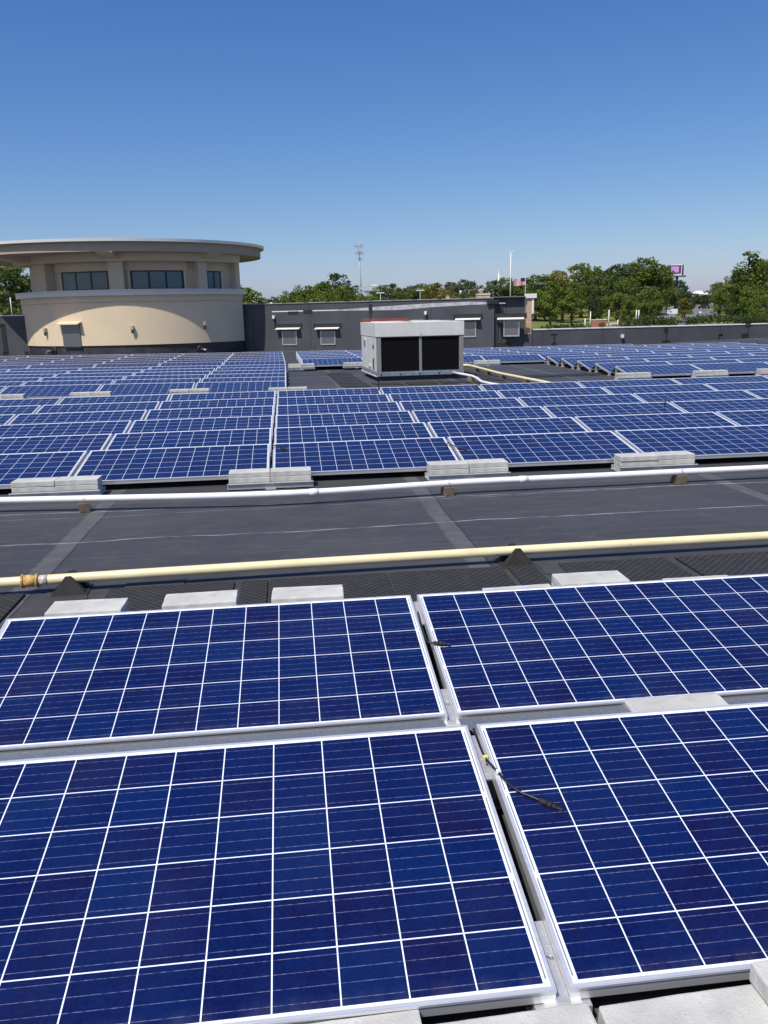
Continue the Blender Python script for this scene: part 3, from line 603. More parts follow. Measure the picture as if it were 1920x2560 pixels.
# HVAC surroundings: mats
def matpoly(pts, label, grp='rubber mats around the HVAC unit'):
    P = [atz(px, py, ZR) for px, py in pts]; c = sum(P, Vector())/len(P); m = MB(); m.hexa([(p.x-c.x, p.y-c.y, .004) for p in P], [(p.x-c.x, p.y-c.y, .016) for p in P])
    return tag(m.build('rubber_mat', M['mat'], loc=(c.x, c.y, ZR)), label, 'rubber mat', grp)
r4 = lambda x, y: (720+x/6.9125, 840+y/6.9125)
for i, (y0, y1, xl0, xl1, xr0, xr1) in enumerate(((645, 678, 650, 690, 1075, 1115), (684, 728, 698, 745, 1120, 1190), (734, 775, 752, 800, 1198, 1270), (780, 826, 806, 860, 1280, 1360), (832, 884, 868, 915, 1368, 1440))):
    matpoly([r4(xl1, y1), r4(xr1, y1), r4(xr0, y0), r4(xl0, y0)], '%s rubber mat from the rear, left of the HVAC unit' % ORD[i])
h_ = lambda x, y: (880+x/5.53, 780+y/5.53)
matpoly([h_(330, 1012), h_(735, 1012), h_(655, 985), h_(265, 988)], 'left of the rubber mats in front of the HVAC unit')
matpoly([h_(800, 1010), h_(1200, 998), h_(1130, 970), h_(725, 978)], 'middle of the rubber mats in front of the HVAC unit')
matpoly([h_(1260, 994), h_(1650, 980), h_(1560, 955), h_(1190, 965)], 'right of the rubber mats in front of the HVAC unit')
r5 = lambda x, y: (1130+x/5.53, 840+y/5.53)
matpoly([r5(250, 600), r5(740, 630), r5(400, 530), r5(130, 470)], 'large rubber mat right of the HVAC unit under the pipes')
matpoly([r5(1070, 575), r5(1465, 560), r5(1370, 535), r5(980, 550)], 'left rubber mat in front of the right array')
matpoly([r5(1500, 562), r5(1860, 545), r5(1760, 520), r5(1400, 540)], 'middle rubber mat in front of the right array')
matpoly([r5(1900, 550), r5(2200, 535), r5(2060, 512), r5(1800, 525)], 'right rubber mat in front of the right array')

# ------------------------------------------------------------------ HVAC unit
hv = empty('hvac_unit', (1.70, 18.45, ZR), 0.055, 'large off-white rooftop HVAC condenser with two black coil faces', 'HVAC unit')
Wd, Dp, H0, H1 = 2.30, 2.62, .13, 1.455
MB().box((.12, .15, 0), (Wd-.12, Dp-.1, .115)).build('roof_curb', M['base_black'], hv)
MB().box((0, 0, .115), (Wd, Dp, .215), .006).build('base_rail', M['hv_rail'], hv)
m = MB()
for x0, x1 in ((.10, .14), (.6, .64), (1.1, 1.14), (1.62, 1.66), (2.1, 2.14)): m.box((x0, -.006, .14), (x1, -.002, .185))
m.build('lifting_slots', M['dgrey'], hv)
MB().box((-.02, .0, .112), (.035, Dp, .135)).build('side_flange', M['hv_white'], hv)
m = MB(); m.box((.02, .06, .217), (Wd-.02, Dp-.02, 1.10)); m.build('cabinet', M['foot'], hv)
m = MB(); m.box((.0, -.015, 1.10), (Wd, Dp, 1.455), .008); m.box((1.145, -.019, 1.10), (1.155, -.0155, 1.45)); m.build('top_hood', M['hv_white'], hv)
for i, (x0, x1) in enumerate(((.13, 1.12), (1.19, 2.17))): MB().box((x0, .035, .235), (x1, .058, 1.085)).build('coil', M['coil'], hv)
gp_ = simple('hvac_grey_post', (.22, .22, .215), .5, 0, .08)
for q in (((.02, .0, .217), (.13, .058, 1.098)), ((2.17, .0, .217), (Wd-.02, .058, 1.098)), ((1.122, .02, .217), (1.188, .058, 1.098))): MB().box(*q).build('post', gp_, hv)
MB().box((1.135, -.018+.0, 1.095), (1.185, .018, 1.17)).build('bracket', M['foot'], hv)
for i, (y0, y1) in enumerate(((.08, .85), (.88, 1.62), (1.65, 2.55))):
    a = MB().box((.008, y0, .235), (.0195, y1, 1.085), .003).build('side_panel', M['hv_white'], hv)
    if i == 0: MB().box((.0, y0+.30, .80), (.0075, y0+.48, .90)).build('rating_plate', M['dgrey'], a); MB().box((-.004, y0+.3, .28), (.0075, y0+.45, .56)).build('louvre', M['dgrey'], a); 
    if i == 1: MB().box((-.03, y0+.1, .33), (.0075, y0+.3, .37)).build('handle', M['hv_white'], a)
    if i == 2: MB().cyl((.0075, y0+.30, .93), (-.006, y0+.30, .93), .12, n=24).build('round_badge', M['silver_paint'], a); MB().box((-.03, y0+.1, 1.0), (.0075, y0+.14, 1.06)).build('handle', M['hv_white'], a)
for i, (x, y) in enumerate(((.62, .62), (1.68, .62), (.62, 1.85), (1.68, 1.85))):
    f = MB().arc(.40, .43, 1.455, 1.475, 0, 6.2832, 32, (x, y)).build('fan_ring', M['hv_white'], hv); MB().cyl((x, y, 1.4552), (x, y, 1.458), .39, n=32).build('fan_opening', M['coil'], f)
MB().box((-.0, 2.30, 1.456), (1.35, 2.40, 1.545), .004).build('rust_red_rail', M['red'], hv)
MB().box((1.37, 2.30, 1.456), (1.75, 2.33, 1.49)).build('top_bracket', M['foot'], hv)
m = MB(); a = Vector((Wd+.02, .9, .95)); m.hexa([(Wd, .95, .80), (Wd, 1.3, .80), (Wd, 1.3, 1.07), (Wd, .95, 1.07)], [(Wd+.18, .98, .93), (Wd+.18, 1.27, .93), (Wd+.18, 1.27, .95), (Wd+.18, .98, .95)]); m.build('rain_hood', M['hv_white'], hv)
# pipes by the HVAC
def pipe2(name, P, r, mat, label):
    o = Vector(P[0]); root = empty(name, (o.x, o.y, ZR), 0, label, 'pipe'); o = Vector((o.x, o.y, ZR)); MB().tube([Vector(p)-o for p in P], r, 12).build('pipe_run', M[mat], root)
    return root
g1 = pipe2('gas_pipe', [(4.0, 22.05, -.14), (4.60, 22.02, -.14), (4.80, 21.98, -.14), (4.86, 21.88, -.14), (4.87, 21.6, -.14), (4.86, 18.35, -.14), (5.09, 15.35, -.14), (5.12, 14.3, -.14)], .036, 'yellow', 'cream yellow gas pipe with an elbow right of the HVAC unit')
g2 = pipe2('white_pipe', [(3.7, 18.55, -.10), (3.82, 18.05, -.11), (3.90, 17.85, -.12), (3.98, 17.5, -.13), (3.98, 17.0, -.15), (3.92, 16.3, -.17), (3.98, 15.6, -.17), (4.08, 15.2, -.17), (4.6, 14.6, -.17)], .030, 'white_pipe', 'short white pipe curving from the HVAC base over a wood block')
for i, (x, y) in enumerate(((4.70, 22.0), (4.87, 21.0), (4.865, 19.6), (4.88, 18.1), (5.0, 16.4), (5.08, 15.4))):
    o = MB().box((-.09, -.045, 0), (.09, .045, .083), .004).build('wood_block', M['wood'], loc=(x, y, ZR)); tag(o, '%s timber block from the rear under the elbowed gas pipe' % ORD[i], 'wood block', 'timber blocks under the elbowed gas pipe')
tag(MB().box((-.13, -.09, 0), (.13, .09, .10), .004).build('wood_block', simple('pale_timber', (.24, .20, .13), .85, 0, .25, 30), loc=(4.02, 17.65, ZR)), 'pale timber block under the short white pipe by the HVAC unit', 'wood block')
tag(MB().box((-.5, -.04, 0), (.5, .04, .05)).build('wood_batten', M['wood'], loc=(5.0, 21.4, ZR)), 'low timber batten behind the gas pipe elbow', 'batten')

# ------------------------------------------------------------------ parapets
def wallseg(name, a, b, z0, z1, th, mat, label, cat='wall', body='wall_face'):
    a, b = Vector((a[0], a[1], 0)), Vector((b[0], b[1], 0)); d = b-a; L = d.length; rz = math.atan2(d.y, d.x)
    root = empty(name, (a.x, a.y, ZR), rz, label, cat); MB().box((0, 0, z0-ZR), (L, th, z1-ZR)).build(body, mat, root); return root, L, rz
A = (-2.75, 40.7); B = (9.2, 36.15)
tall, LT, rzT = wallseg('parapet_wall', A, B, ZR, 2.02, .45, M['wall'], 'tall black membrane parapet wall behind the HVAC unit')
MB().box((-.0, -.03, 2.28), (LT, .48, 2.315)).build('coping_base', M['coping_dk'], tall)
m = MB(); x = .05
while x < LT-.3:
    l = random.uniform(.8, 1.0); m.box((x, .14, 2.315), (min(x+l, LT), .5, 2.325+.003*random.random())); x += l+.22
m.build('coping_caps', M['coping'], tall)
def wl(px, py): # pixel on tall wall's face -> local x, z
    d = ray(px, py); n = Vector((-math.sin(rzT), math.cos(rzT), 0)); t = (Vector((A[0], A[1], 0))-CAM).dot(n)/d.dot(n); p = CAM+d*t
    v = p-Vector((A[0], A[1], ZR)); return v.x*math.cos(rzT)+v.y*math.sin(rzT), v.z
# patches / flashing marks on the wall
def patch(parent, fn, x0, y0, x1, y1, mat='patch', nm='flashing_patch', d=.012):
    a, b = fn(x0, y1), fn(x1, y0); MB().box((a[0], -d, a[1]), (b[0], -.0015, b[1]), .002).build(nm, M[mat], parent)
patch(tall, wl, 720, 778, 746, 786); patch(tall, wl, 758, 775, 781, 784); patch(tall, wl, 922, 760, 931, 782); patch(tall, wl, 926, 782, 929, 806)
g = MB(); pts = [(840, 776), (930, 772), (1000, 769), (1080, 763), (1180, 758), (1264, 758)]; w = [1, 4, 6, 5, 4, 1]
top = [wl(p[0], p[1]-w_) for p, w_ in zip(pts, w)]; bot = [wl(p[0], p[1]+w_) for p, w_ in zip(pts, w)]
g.hexa([(p[0], -.001, p[1]) for p in bot]+[(p[0], -.001, p[1]) for p in top[::-1]], [(p[0], -.006, p[1]) for p in bot]+[(p[0], -.006, p[1]) for p in top[::-1]]); g.build('bright_scuff', simple('chalky_scuff', (.42, .42, .44), .7, 0, .3, 4), tall)
patch(tall, wl, 680, 776.5, 850, 778, 'coping', 'thin_scuff', .004)
def scupper(x0, y0, x1, y1, cx0, cy, cx1, label, parent_fn=wl, rz=rzT, org=A):
    a, b = parent_fn(x0, y1), parent_fn(x1, y0); w, h = b[0]-a[0], b[1]-a[1]; c = parent_fn(cx0, cy); e = parent_fn(cx1, cy)
    loc = Vector((org[0]+a[0]*math.cos(rz), org[1]+a[0]*math.sin(rz), ZR+a[1]))
    t = empty('roof_scupper', loc, rz, label, 'scupper', 'overflow scuppers in the parapet')
    MB().box((.05, -.02, .05), (w-.05, -.004, h)).build('flap', M['sheet'], t)
    m = MB(); m.box((0, -.035, 0), (.05, -.002, h)); m.box((w-.05, -.035, 0), (w, -.002, h)); m.box((0, -.036, 0), (w, -.003, .05)); m.build('frame', M['foot'], t)
    m = MB(); k = int(h/.09)
    for i in range(k): m.box((.018, -.037, .03+i*h/k), (.032, -.0352, .03+i*h/k+.04)); m.box((w-.032, -.037, .03+i*h/k), (w-.018, -.0352, .03+i*h/k+.04))
    m.build('fasteners', M['dgrey'], t)
    cx, ex, cz_ = c[0]-a[0], e[0]-a[0], c[1]-a[1]
    m = MB(); m.hexa([(cx, -.001, cz_+.10), (ex, -.001, cz_+.10), (ex, -.26, cz_+.03), (cx, -.26, cz_+.03)], [(cx, -.001, cz_+.115), (ex, -.001, cz_+.115), (ex, -.26, cz_+.045), (cx, -.26, cz_+.045)])
    m.build('canopy', M['coping'], t); MB().box((cx-.12, -.012, cz_+.07), (ex+.12, -.0015, cz_+.30), .002).build('flashing_strip', M['patch'], t)
    return t
c6 = lambda x, y: (640+x/6.38, 780+y/6.38)
scupper(*c6(425, 300), *c6(650, 530), *c6(330, 290)[:1], c6(0, 290)[1], c6(710, 0)[0], 'leftmost hooded metal scupper in the tall black parapet')
scupper(*c6(1035, 300), *c6(1265, 525), c6(955, 0)[0], c6(0, 285)[1], c6(1335, 0)[0], 'second hooded metal scupper from the left, left of the HVAC unit')
c7 = lambda x, y: (1150+x/5.53, 760+y/5.53)
scupper(c7(-10, 0)[0], c7(0, 245)[1], c7(225, 0)[0], c7(0, 460)[1], c7(-60, 0)[0], c7(0, 232)[1], c7(285, 0)[0], 'hooded metal scupper half hidden behind the HVAC unit')
scupper(c7(600, 0)[0], c7(0, 240)[1], c7(825, 0)[0], c7(0, 450)[1], c7(520, 0)[0], c7(0, 225)[1], c7(888, 0)[0], 'rightmost hooded metal scupper near the parapet corner')
def wlight(p, rz, label, s=1):
    t = empty('wall_light', p, rz, label, 'wall light', 'small wall lights')
    MB().box((-.055*s, -.13*s, .03*s), (.055*s, -.002, .17*s), .006).build('housing', M['tan'] if s > 1.2 else M['coping'], t); MB().cyl((0, -.08*s, .03*s), (0, -.08*s, -.10*s), .05*s, .03*s, 12).build('lamp', M['dgrey'], t)
def onT(px, py): a = wl(px, py); return Vector((A[0]+a[0]*math.cos(rzT), A[1]+a[0]*math.sin(rzT), ZR+a[1]))
wlight(onT(686, 798), rzT, 'small wall light left of the leftmost scupper', 1.1)
wlight(onT(1065, 788), rzT, 'small wall light above the HVAC unit on the parapet', 1.1)
# corner: recessed return with dark flashing, pier and low wall
Bv = Vector((B[0], B[1], 0))
ret, L2, rz2 = wallseg('parapet_wall', (9.2, 36.35), (10.65, 36.05), ZR, 2.06, .4, M['wall'], 'short recessed black parapet return beside the brick pier')
MB().box((0, -.25, 2.32), (L2+.0, .45, 2.36)).build('coping_base', M['coping_dk'], ret)
m = MB(); m.box((.02, -.03, 0), (.16, -.002, 2.25)); m.box((.20, -.05, 0), (.24, -.002, 2.25)); m.box((.34, -.03, 0), (.46, -.002, 2.2)); m.build('membrane_folds', M['base_black'], ret)
MB().box((.1, -.10, .0), (.75, -.002, .26), .01).build('flashing_patch', M['patch'], ret); MB().box((-.3, -.30, 2.02), (.25, -.002, 2.22), .01).build('flashing_patch', M['patch'], ret)
pier = empty('brick_pier', (10.68, 35.98, ZR), rz2, 'tan brick pier with white cap at the end of the tall parapet', 'pier')
MB().box((0, 0, .62), (.26, .42, 2.26)).build('brickwork', M['brick_tan'], pier); MB().box((-.06, -.08, 2.26), (.48, .5, 2.46), .004).build('cap', M['coping'], pier); MB().box((.262, -.02, 1.55), (.36, .3, 2.26)).build('white_trim', M['coping'], pier)
MB().box((-.05, -.01, 0), (.30, .42, .62)).build('pier_foot', M['wall'], pier)
low, LL, rzL = wallseg('low_parapet', (10.9, 35.95), (25.5, 36.75), ZR, .52, .4, M['wall'], 'long low black parapet wall at the right')
MB().box((0, -.02, .78), (LL, .45, .80)).build('coping_base', M['coping_dk'], low)
m = MB(); x = .15
while x < LL-.3: l = random.uniform(.75, .85) if x < 1 else random.uniform(1.0, 1.15); m.box((x, .05, .80), (x+l, .5, .84)); x += l+.2
m.build('coping_caps', M['coping'], low)
def wlow(px, py):
    d = ray(px, py); n = Vector((-math.sin(rzL), math.cos(rzL), 0)); t = (Vector((10.9, 35.95, 0))-CAM).dot(n)/d.dot(n); p = CAM+d*t
    v = p-Vector((10.9, 35.95, ZR)); return v.x*math.cos(rzL)+v.y*math.sin(rzL), v.z
for q in ((1660, 818, 1671, 832), (1664, 832, 1668, 850), (1656, 850, 1675, 860), (1863, 808, 1877, 818), (1868, 818, 1871, 835), (1853, 834, 1872, 850), (1376, 834, 1393, 838), (1384, 836, 1388, 858), (1378, 856, 1391, 866)): patch(low, wlow, *q)
m = MB(); a = wlow(1796, 848); b = wlow(1796, 836); c = wlow(1806, 834); m.tube([(a[0], -.03, a[1]), (b[0], -.03, b[1]), (c[0], -.03, c[1])], .022, 8); m.build('bent_conduit', M['patch'], low)
a = wlow(1554, 846); p = Vector((10.9+a[0]*math.cos(rzL), 35.95+a[0]*math.sin(rzL), ZR+a[1])); wlight(p, rzL, 'small pale wall light on the low parapet', 1.1)
# roof mound at the far right (cricket)
m = MB(); a = [(16.5, 35.9, ZR+.001), (30, 36.6, ZR+.001), (30, 30, ZR+.001), (20.5, 32, ZR+.001)]; m.hexa(a, [(17.8, 36.0, ZR+.04), (30, 36.6, ZR+.28), (30, 33.0, ZR+.24), (21, 34.4, ZR+.22)]); tag(m.build('roof_cricket', M['roof']), kind='structure')
lft, LL2, rz3 = wallseg('parapet_wall', (-26, 42.3), (-12.4, 40.9), ZR, 1.72, .4, M['wall'], 'black parapet wall left of the rotunda')
MB().box((0, -.03, 1.98), (LL2, .45, 2.03)).build('coping_base', M['coping'], lft)
def wlf(px, py):
    d = ray(px, py); n = Vector((-math.sin(rz3), math.cos(rz3), 0)); t = (Vector((-26, 42.3, 0))-CAM).dot(n)/d.dot(n); p = CAM+d*t
    v = p-Vector((-26, 42.3, ZR)); return v.x*math.cos(rz3)+v.y*math.sin(rz3), v.z
for q in ((10, 809, 13, 884), (7, 880, 20, 888), (0, 812, 10, 818), (62, 878, 72, 886)): patch(lft, wlf, *q)

# ------------------------------------------------------------------ rotunda
C3 = atd(372, 800, 43.9); C3.z = ZR
rot = empty('rotunda', C3, -YAW-.0, 'cream stucco rotunda with a wide round overhanging roof', 'building')
A0 = math.radians(63); Rb = 6.2; Z = lambda z: (z if z < 1.38 else 1.38+(z-1.38)*.93)-ZR
def arcs(R0, R1, z0, z1, mat, nm, par=rot, a0=-A0, a1=A0, n=64, ey=1): return MB().arc(R0, R1, Z(z0), Z(z1), a0, a1, n, (0, 0), ey).build(nm, M[mat], par)
arcs(Rb-.5, Rb-.06, ZR, .27, 'base_black', 'base_flashing'); lw = arcs(Rb-.6, Rb, .27, 2.27, 'stucco', 'lower_wall')
arcs(Rb-.6, Rb-.012, 2.27, 2.30, 'stucco_shaded', 'shadow_groove'); arcs(Rb-.6, Rb+.03, 2.30, 2.60, 'stucco', 'frieze'); co = arcs(Rb-.7, Rb+.22, 2.60, 2.83, 'trimgrey', 'cornice'); arcs(Rb-.7, Rb+.26, 2.83, 2.88, 'trimgrey', 'cornice_lip')
# back body so that it is a solid drum with straight flanks
xe = Rb*math.sin(A0); ye = -Rb*math.cos(A0)
MB().box((-xe+1.6, ye+.1, 0), (xe-1.6, ye+7, Z(2.84))).build('rear_body', M['stucco'], rot)
Ru = 5.62; Au = math.radians(66)
uw = arcs(Ru-.35, Ru, 2.86, 4.25, 'stucco_shaded', 'upper_wall', rot, -Au, Au)
MB().box((-Ru*math.sin(Au)+1.6, -Ru*math.cos(Au)+.1, Z(2.86)), (Ru*math.sin(Au)-1.6, 4, Z(4.24))).build('upper_rear_body', M['stucco_shaded'], rot)
def wx(px, py, R):    # pixel -> angle on cylinder R
    q = rot.matrix_world if False else None
    d = ray(px, py); ca, sa = math.cos(YAW), math.sin(YAW)
    o = CAM-C3; ox, oy = o.x*ca-o.y*sa, o.x*sa+o.y*ca; dx, dy = d.x*ca-d.y*sa, d.x*sa+d.y*ca
    a_, b_, c_ = dx*dx+dy*dy, 2*(ox*dx+oy*dy), ox*ox+oy*oy-R*R; D = b_*b_-4*a_*c_
    t = (-b_-math.sqrt(max(D, 0)))/(2*a_); x, y, z = ox+dx*t, oy+dy*t, o.z+d.z*t; return math.atan2(x, -y), z
z7 = lambda x, y: (x/2.37, 560+y/2.37)
for (x0, x1, nm) in ((222, 292, 'pilaster'), (652, 738, 'pilaster'), (1165, 1215, 'pilaster')):
    a0, _ = wx(*z7(x0, 330), Ru+.3); a1, _ = wx(*z7(x1, 330), Ru+.3); arcs(Ru, Ru+.50, 2.86, 4.22, 'stucco_shaded', nm, rot, a0, a1, 6)
arcs(Ru, Ru+.32, 2.86, 4.25, 'stucco_shaded', 'pilaster', rot, wx(*z7(1395, 330), Ru+.3)[0], wx(*z7(1395, 330), Ru+.3)[0]+.06, 4)
def win(x0, x1, n, yt, yb, lx0, lx1):
    a0, _ = wx(*z7(x0, yt), Ru+.05); a1, _ = wx(*z7(x1, yt), Ru+.05); am = (a0+a1)/2
    zt, zb = 3.80, 2.88
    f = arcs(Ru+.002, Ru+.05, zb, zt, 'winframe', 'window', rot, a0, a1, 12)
    w = (a1-a0); fr = .018
    for k in range(n):
        b0 = a0+fr+(w-fr)*k/n; b1 = a0+(w-fr)*(k+1)/n
        arcs(Ru+.051, Ru+.056, zb+.07, zt-.06, 'window', 'pane', f, b0, b1, 4)
    l0, _ = wx(*z7(lx0, yt), Ru+.1); l1, _ = wx(*z7(lx1, yt), Ru+.1); arcs(Ru+.003, Ru+.12, zt+.005, 4.24, 'stucco_shaded', 'lintel_panel', rot, l0, l1, 10)
    arcs(Ru+.003, Ru+.07, 2.865, zt+.004, 'trimgrey' if False else 'stucco', 'window_reveal', rot, a1+.003, a1+.020, 3); arcs(Ru+.003, Ru+.07, 2.865, zt+.004, 'stucco', 'window_reveal', rot, a0-.022, a0-.003, 3)
win(362, 643, 3, 290, 405, 330, 652); win(770, 1085, 3, 285, 392, 732, 1112); win(1217, 1307, 2, 290, 390, 1212, 1328)
# ring beam
arcs(Ru-.2, Ru+.75, 4.22, 4.74, 'stucco_shaded', 'ring_beam', rot, -math.radians(61), math.radians(61))
# round roof: a disc with fascia, lip and top
RC = atd(300, 800, 42.6); ca, sa = math.cos(YAW), math.sin(YAW); dxy = RC-C3; rc = (dxy.x*ca-dxy.y*sa, dxy.x*sa+dxy.y*ca)
def disc(R, z0, z1, mat, nm, taper=0, par=rot):
    m = MB(); n = 128; b = [(rc[0]+(R-taper)*math.sin(2*math.pi*i/n), rc[1]-(R-taper-EL)*math.cos(2*math.pi*i/n), Z(z0)) for i in range(n)]; t = [(rc[0]+R*math.sin(2*math.pi*i/n), rc[1]-(R-EL)*math.cos(2*math.pi*i/n), Z(z1)) for i in range(n)]
    m.hexa(b, t); return m.build(nm, M[mat], par)
RR = 7.55; EL = 1.35
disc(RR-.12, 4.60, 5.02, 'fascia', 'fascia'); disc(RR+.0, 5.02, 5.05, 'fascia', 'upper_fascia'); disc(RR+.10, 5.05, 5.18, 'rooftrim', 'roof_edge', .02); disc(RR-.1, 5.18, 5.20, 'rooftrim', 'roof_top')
for i, px in enumerate((150, 650, 1240)):
    a, _ = wx(*z7(px, 190), Ru+.75); m = MB()
    w = .72; ro = Ru+.8
    while True:
        X_, Y_ = ro*math.sin(a)-rc[0], -ro*math.cos(a)-rc[1]
        if (X_/(RR-.15))**2+(Y_/(RR-.15-EL))**2 > .985 or ro > Ru+3: break
        ro += .05
    for_ = [(w/-2, Ru+.6, 4.27), (w/2, Ru+.6, 4.27), (w/2, ro, 4.56), (-w/2, ro, 4.56)]
    rm = Matrix.Rotation(a, 3, 'Z')
    P_ = lambda x, rr, z: tuple(rm @ Vector((x, -rr, Z(z))))
    m.hexa([P_(*q) for q in for_], [P_(-w/2, Ru+.6, 4.63), P_(w/2, Ru+.6, 4.63), P_(w/2, ro, 4.63), P_(-w/2, ro, 4.63)]); m.build('bracket', M['stucco_shaded'], rot)
# access hatch with hood, wall lights and spotlights on the rotunda
def onR(px, py, R=Rb):
    a, z = wx(px, py, R); x, y = R*math.sin(a), -R*math.cos(a); return Vector((C3.x+x*ca+y*sa, C3.y-x*sa+y*ca, C3.z+z)), a-YAW, a
k1 = lambda x, y: (x/6.9125, 640+y/6.9125)
p, rzz, a = onR(*k1(1260, 1550)); t = empty('roof_hatch', (p.x, p.y, .27), rzz, 'brushed metal scupper door with cream hood in the rotunda wall', 'scupper')
w = .50
MB().box((-w, -.035, -.02), (w, .1, 1.0)).build('metal_door', M['sheet'], t); m = MB(); m.hexa([(-w-.16, .05, 1.06), (w+.12, .05, 1.06), (w+.12, -.28, .98), (-w-.16, -.28, .98)], [(-w-.16, .05, 1.13), (w+.12, .05, 1.13), (w+.12, -.28, 1.03), (-w-.16, -.28, 1.03)]); m.build('hood', M['stucco'], t)
MB().box((-w, -.04, -.06), (w, -.03, -.02)).build('fastener_strip', M['dgrey'], t)
for q, l in ((k1(812, 1330), 'leftmost small wall light on the rotunda'), (z7(785, 630), 'middle small wall light on the rotunda'), (z7(1208, 605), 'rightmost small wall light on the rotunda, in shade')):
    p, rzz, _ = onR(*q); wlight(p, rzz, l, 1.3)
for i, q in enumerate((k1(930, 1640), z7(1195, 742))):
    p, rzz, _ = onR(*q, Rb-.06); t = empty('overflow_pipe', (p.x, p.y, p.z), rzz, ('left round overflow pipe with a dark collar at the rotunda base', 'right round overflow pipe with a dark collar at the rotunda base')[i], 'overflow pipe', 'overflow pipes at the rotunda base')
    MB().cyl((0, .02, 0), (0, -.06, 0), .26, .2, 24).build('collar', M['patch'], t); MB().cyl((0, -.05, 0), (.05, -.42, -.05), .07, n=16).cyl((.05, -.42, -.05), (.06, -.46, -.055), .085, n=16).build('spout', M['sheet'], t)

# ------------------------------------------------------------------ trees
def leaf_mesh(name, mat, lobes, per, size, seed, flat=1.0):
    rr = random.Random(seed); verts = []; faces = []
    for (cx, cy, cz2, rx, rz_) in lobes:
        for _ in range(int(per*(rx*rz_))):
            v = Vector((rr.gauss(0, 1), rr.gauss(0, 1), rr.gauss(0, 1))).normalized(); k = rr.uniform(.55, 1.08)
            c = Vector((cx+v.x*rx*k, cy+v.y*rx*k, cz2+v.z*rz_*k)); s = size*rr.uniform(.6, 1.4)
            nrm = (v+Vector((rr.gauss(0, .6), rr.gauss(0, .6), rr.gauss(0, .6)))).normalized(); a = nrm.orthogonal().normalized(); b = nrm.cross(a)
            t = rr.uniform(0, 6.28); a, b = a*math.cos(t)+b*math.sin(t), b*math.cos(t)-a*math.sin(t); i = len(verts)
            verts += [c-a*s, c-b*s*.55*flat, c+a*s, c+b*s*.55*flat]; faces.append((i, i+1, i+2, i+3))
    me = bpy.data.meshes.new(name); me.from_pydata([tuple(v) for v in verts], [], faces); me.materials.append(mat); return me
def tree_proto(kind, seed):
    """unit tree, 10 m tall"""
    rr = random.Random(seed); root = empty('%s_tree' % kind, (0, 0, 0)); tr = MB(); lobes = []
    if kind == 'pine':
        tr.tube([(0, 0, 0), (.1, 0, 3), (-.05, .1, 6), (.05, 0, 9.6)], [.20, .16, .11, .04], 7)
        for i in range(30):
            z = rr.uniform(4.3, 9.7); t = rr.uniform(0, 6.28); R = (1.0-(z-4.0)/7.2)*2.5*rr.uniform(.4, 1); p = (R*math.cos(t), R*math.sin(t), z+rr.uniform(0, .5)); lobes.append((*p, rr.uniform(.45, .8), rr.uniform(.25, .45)))
            tr.tube([(0, 0, z-.3), (p[0]*.6, p[1]*.6, z), p], [.05, .035, .015], 5)
        mat = M['leaf_dark']; per = 190; size = .17
    else:
        wide = {'oak': 1.0, 'round': .85, 'young': .55, 'tall': .62}[kind]; h0 = {'oak': 2.0, 'round': 1.5, 'young': 1.6, 'tall': .9}[kind]
        tr.tube([(0, 0, 0), (.05, .02, h0*.6), (.0, .05, h0), (.1, 0, 6.5)], [.30*wide+.06, .24*wide+.04, .2*wide+.03, .05], 8)
        for i in range(58 if kind != 'young' else 40):
            u = rr.random(); z = h0+.4+(9.0-h0)*u**.9; prof = math.sin(math.pi*min(1, (.22+.72*u)))**.6
            t = rr.uniform(0, 6.28); R = 3.9*wide*prof*rr.uniform(.2, 1.0); r_ = rr.uniform(.7, 1.25)*(wide**.5)*(1 if u < .8 else .7)
            p = (R*math.cos(t), R*math.sin(t), z); lobes.append((*p, r_, r_*rr.uniform(.65, .9)))
            if i % 2 == 0: tr.tube([(0, 0, h0*.9+.3*u), (p[0]*.5, p[1]*.5, (h0+z)/2), p], [.11*wide, .07*wide, .02], 5)
        mat = M['leaf_mid']; per = 130; size = .19
    tr.build('trunk', M['bark'], root)
    me = leaf_mesh('crown', mat, lobes, per, size, seed); o = bpy.data.objects.new('crown', me); COL.objects.link(o); o.parent = root
    return root
PROT = {(k, s): tree_proto(k, s*13+len(k)) for k, s in (('oak', 1), ('oak', 2), ('round', 1), ('round', 2), ('young', 1), ('tall', 1), ('tall', 2), ('pine', 1), ('pine', 2))}
usedp = set(); CM = {}
def tree(kind, s, px, top, base, D, label, leaf='leaf_mid', wf=1.0, grp='trees beyond the roof', rz=None):
    pr = PROT[(kind, s)]; b = atd(px, base, D); tp = atd(px, top, D); H = (tp-b).length
    zz_ = min(gz(b.y), b.z) if base > 780 else gz(b.y)
    H = tp.z-gz(b.y); k = H/9.9; loc = (b.x, b.y, gz(b.y)-.1); sc = (k*wf, k*wf, k)
    rot_ = (0, 0, random.uniform(0, 6.28) if rz is None else rz)
    if (kind, s) not in usedp:
        usedp.add((kind, s)); o = pr; KIDS[o.name] = [(c, []) for c in kids(o)]; o.location = loc; o.rotation_euler = rot_; o.scale = sc; tag(o, label, 'tree', grp)
    else: o = dup(pr, loc, rot_, label, grp, scale=sc); tag(o, label, 'tree', grp)
    cr = [c for c in o.children if c.name.startswith('crown')] or [c for c in bpy.data.objects if c.parent == o and c.name.startswith('crown')]
    key = (cr[0].data.name.split('#')[0], leaf)
    if leaf != ('leaf_dark' if kind == 'pine' else 'leaf_mid'):
        if key not in CM: me = cr[0].data.copy(); me.materials[0] = M[leaf]; CM[key] = me
        cr[0].data = CM[key]
    return o
T = []
G = 'treeline beyond the parapet'
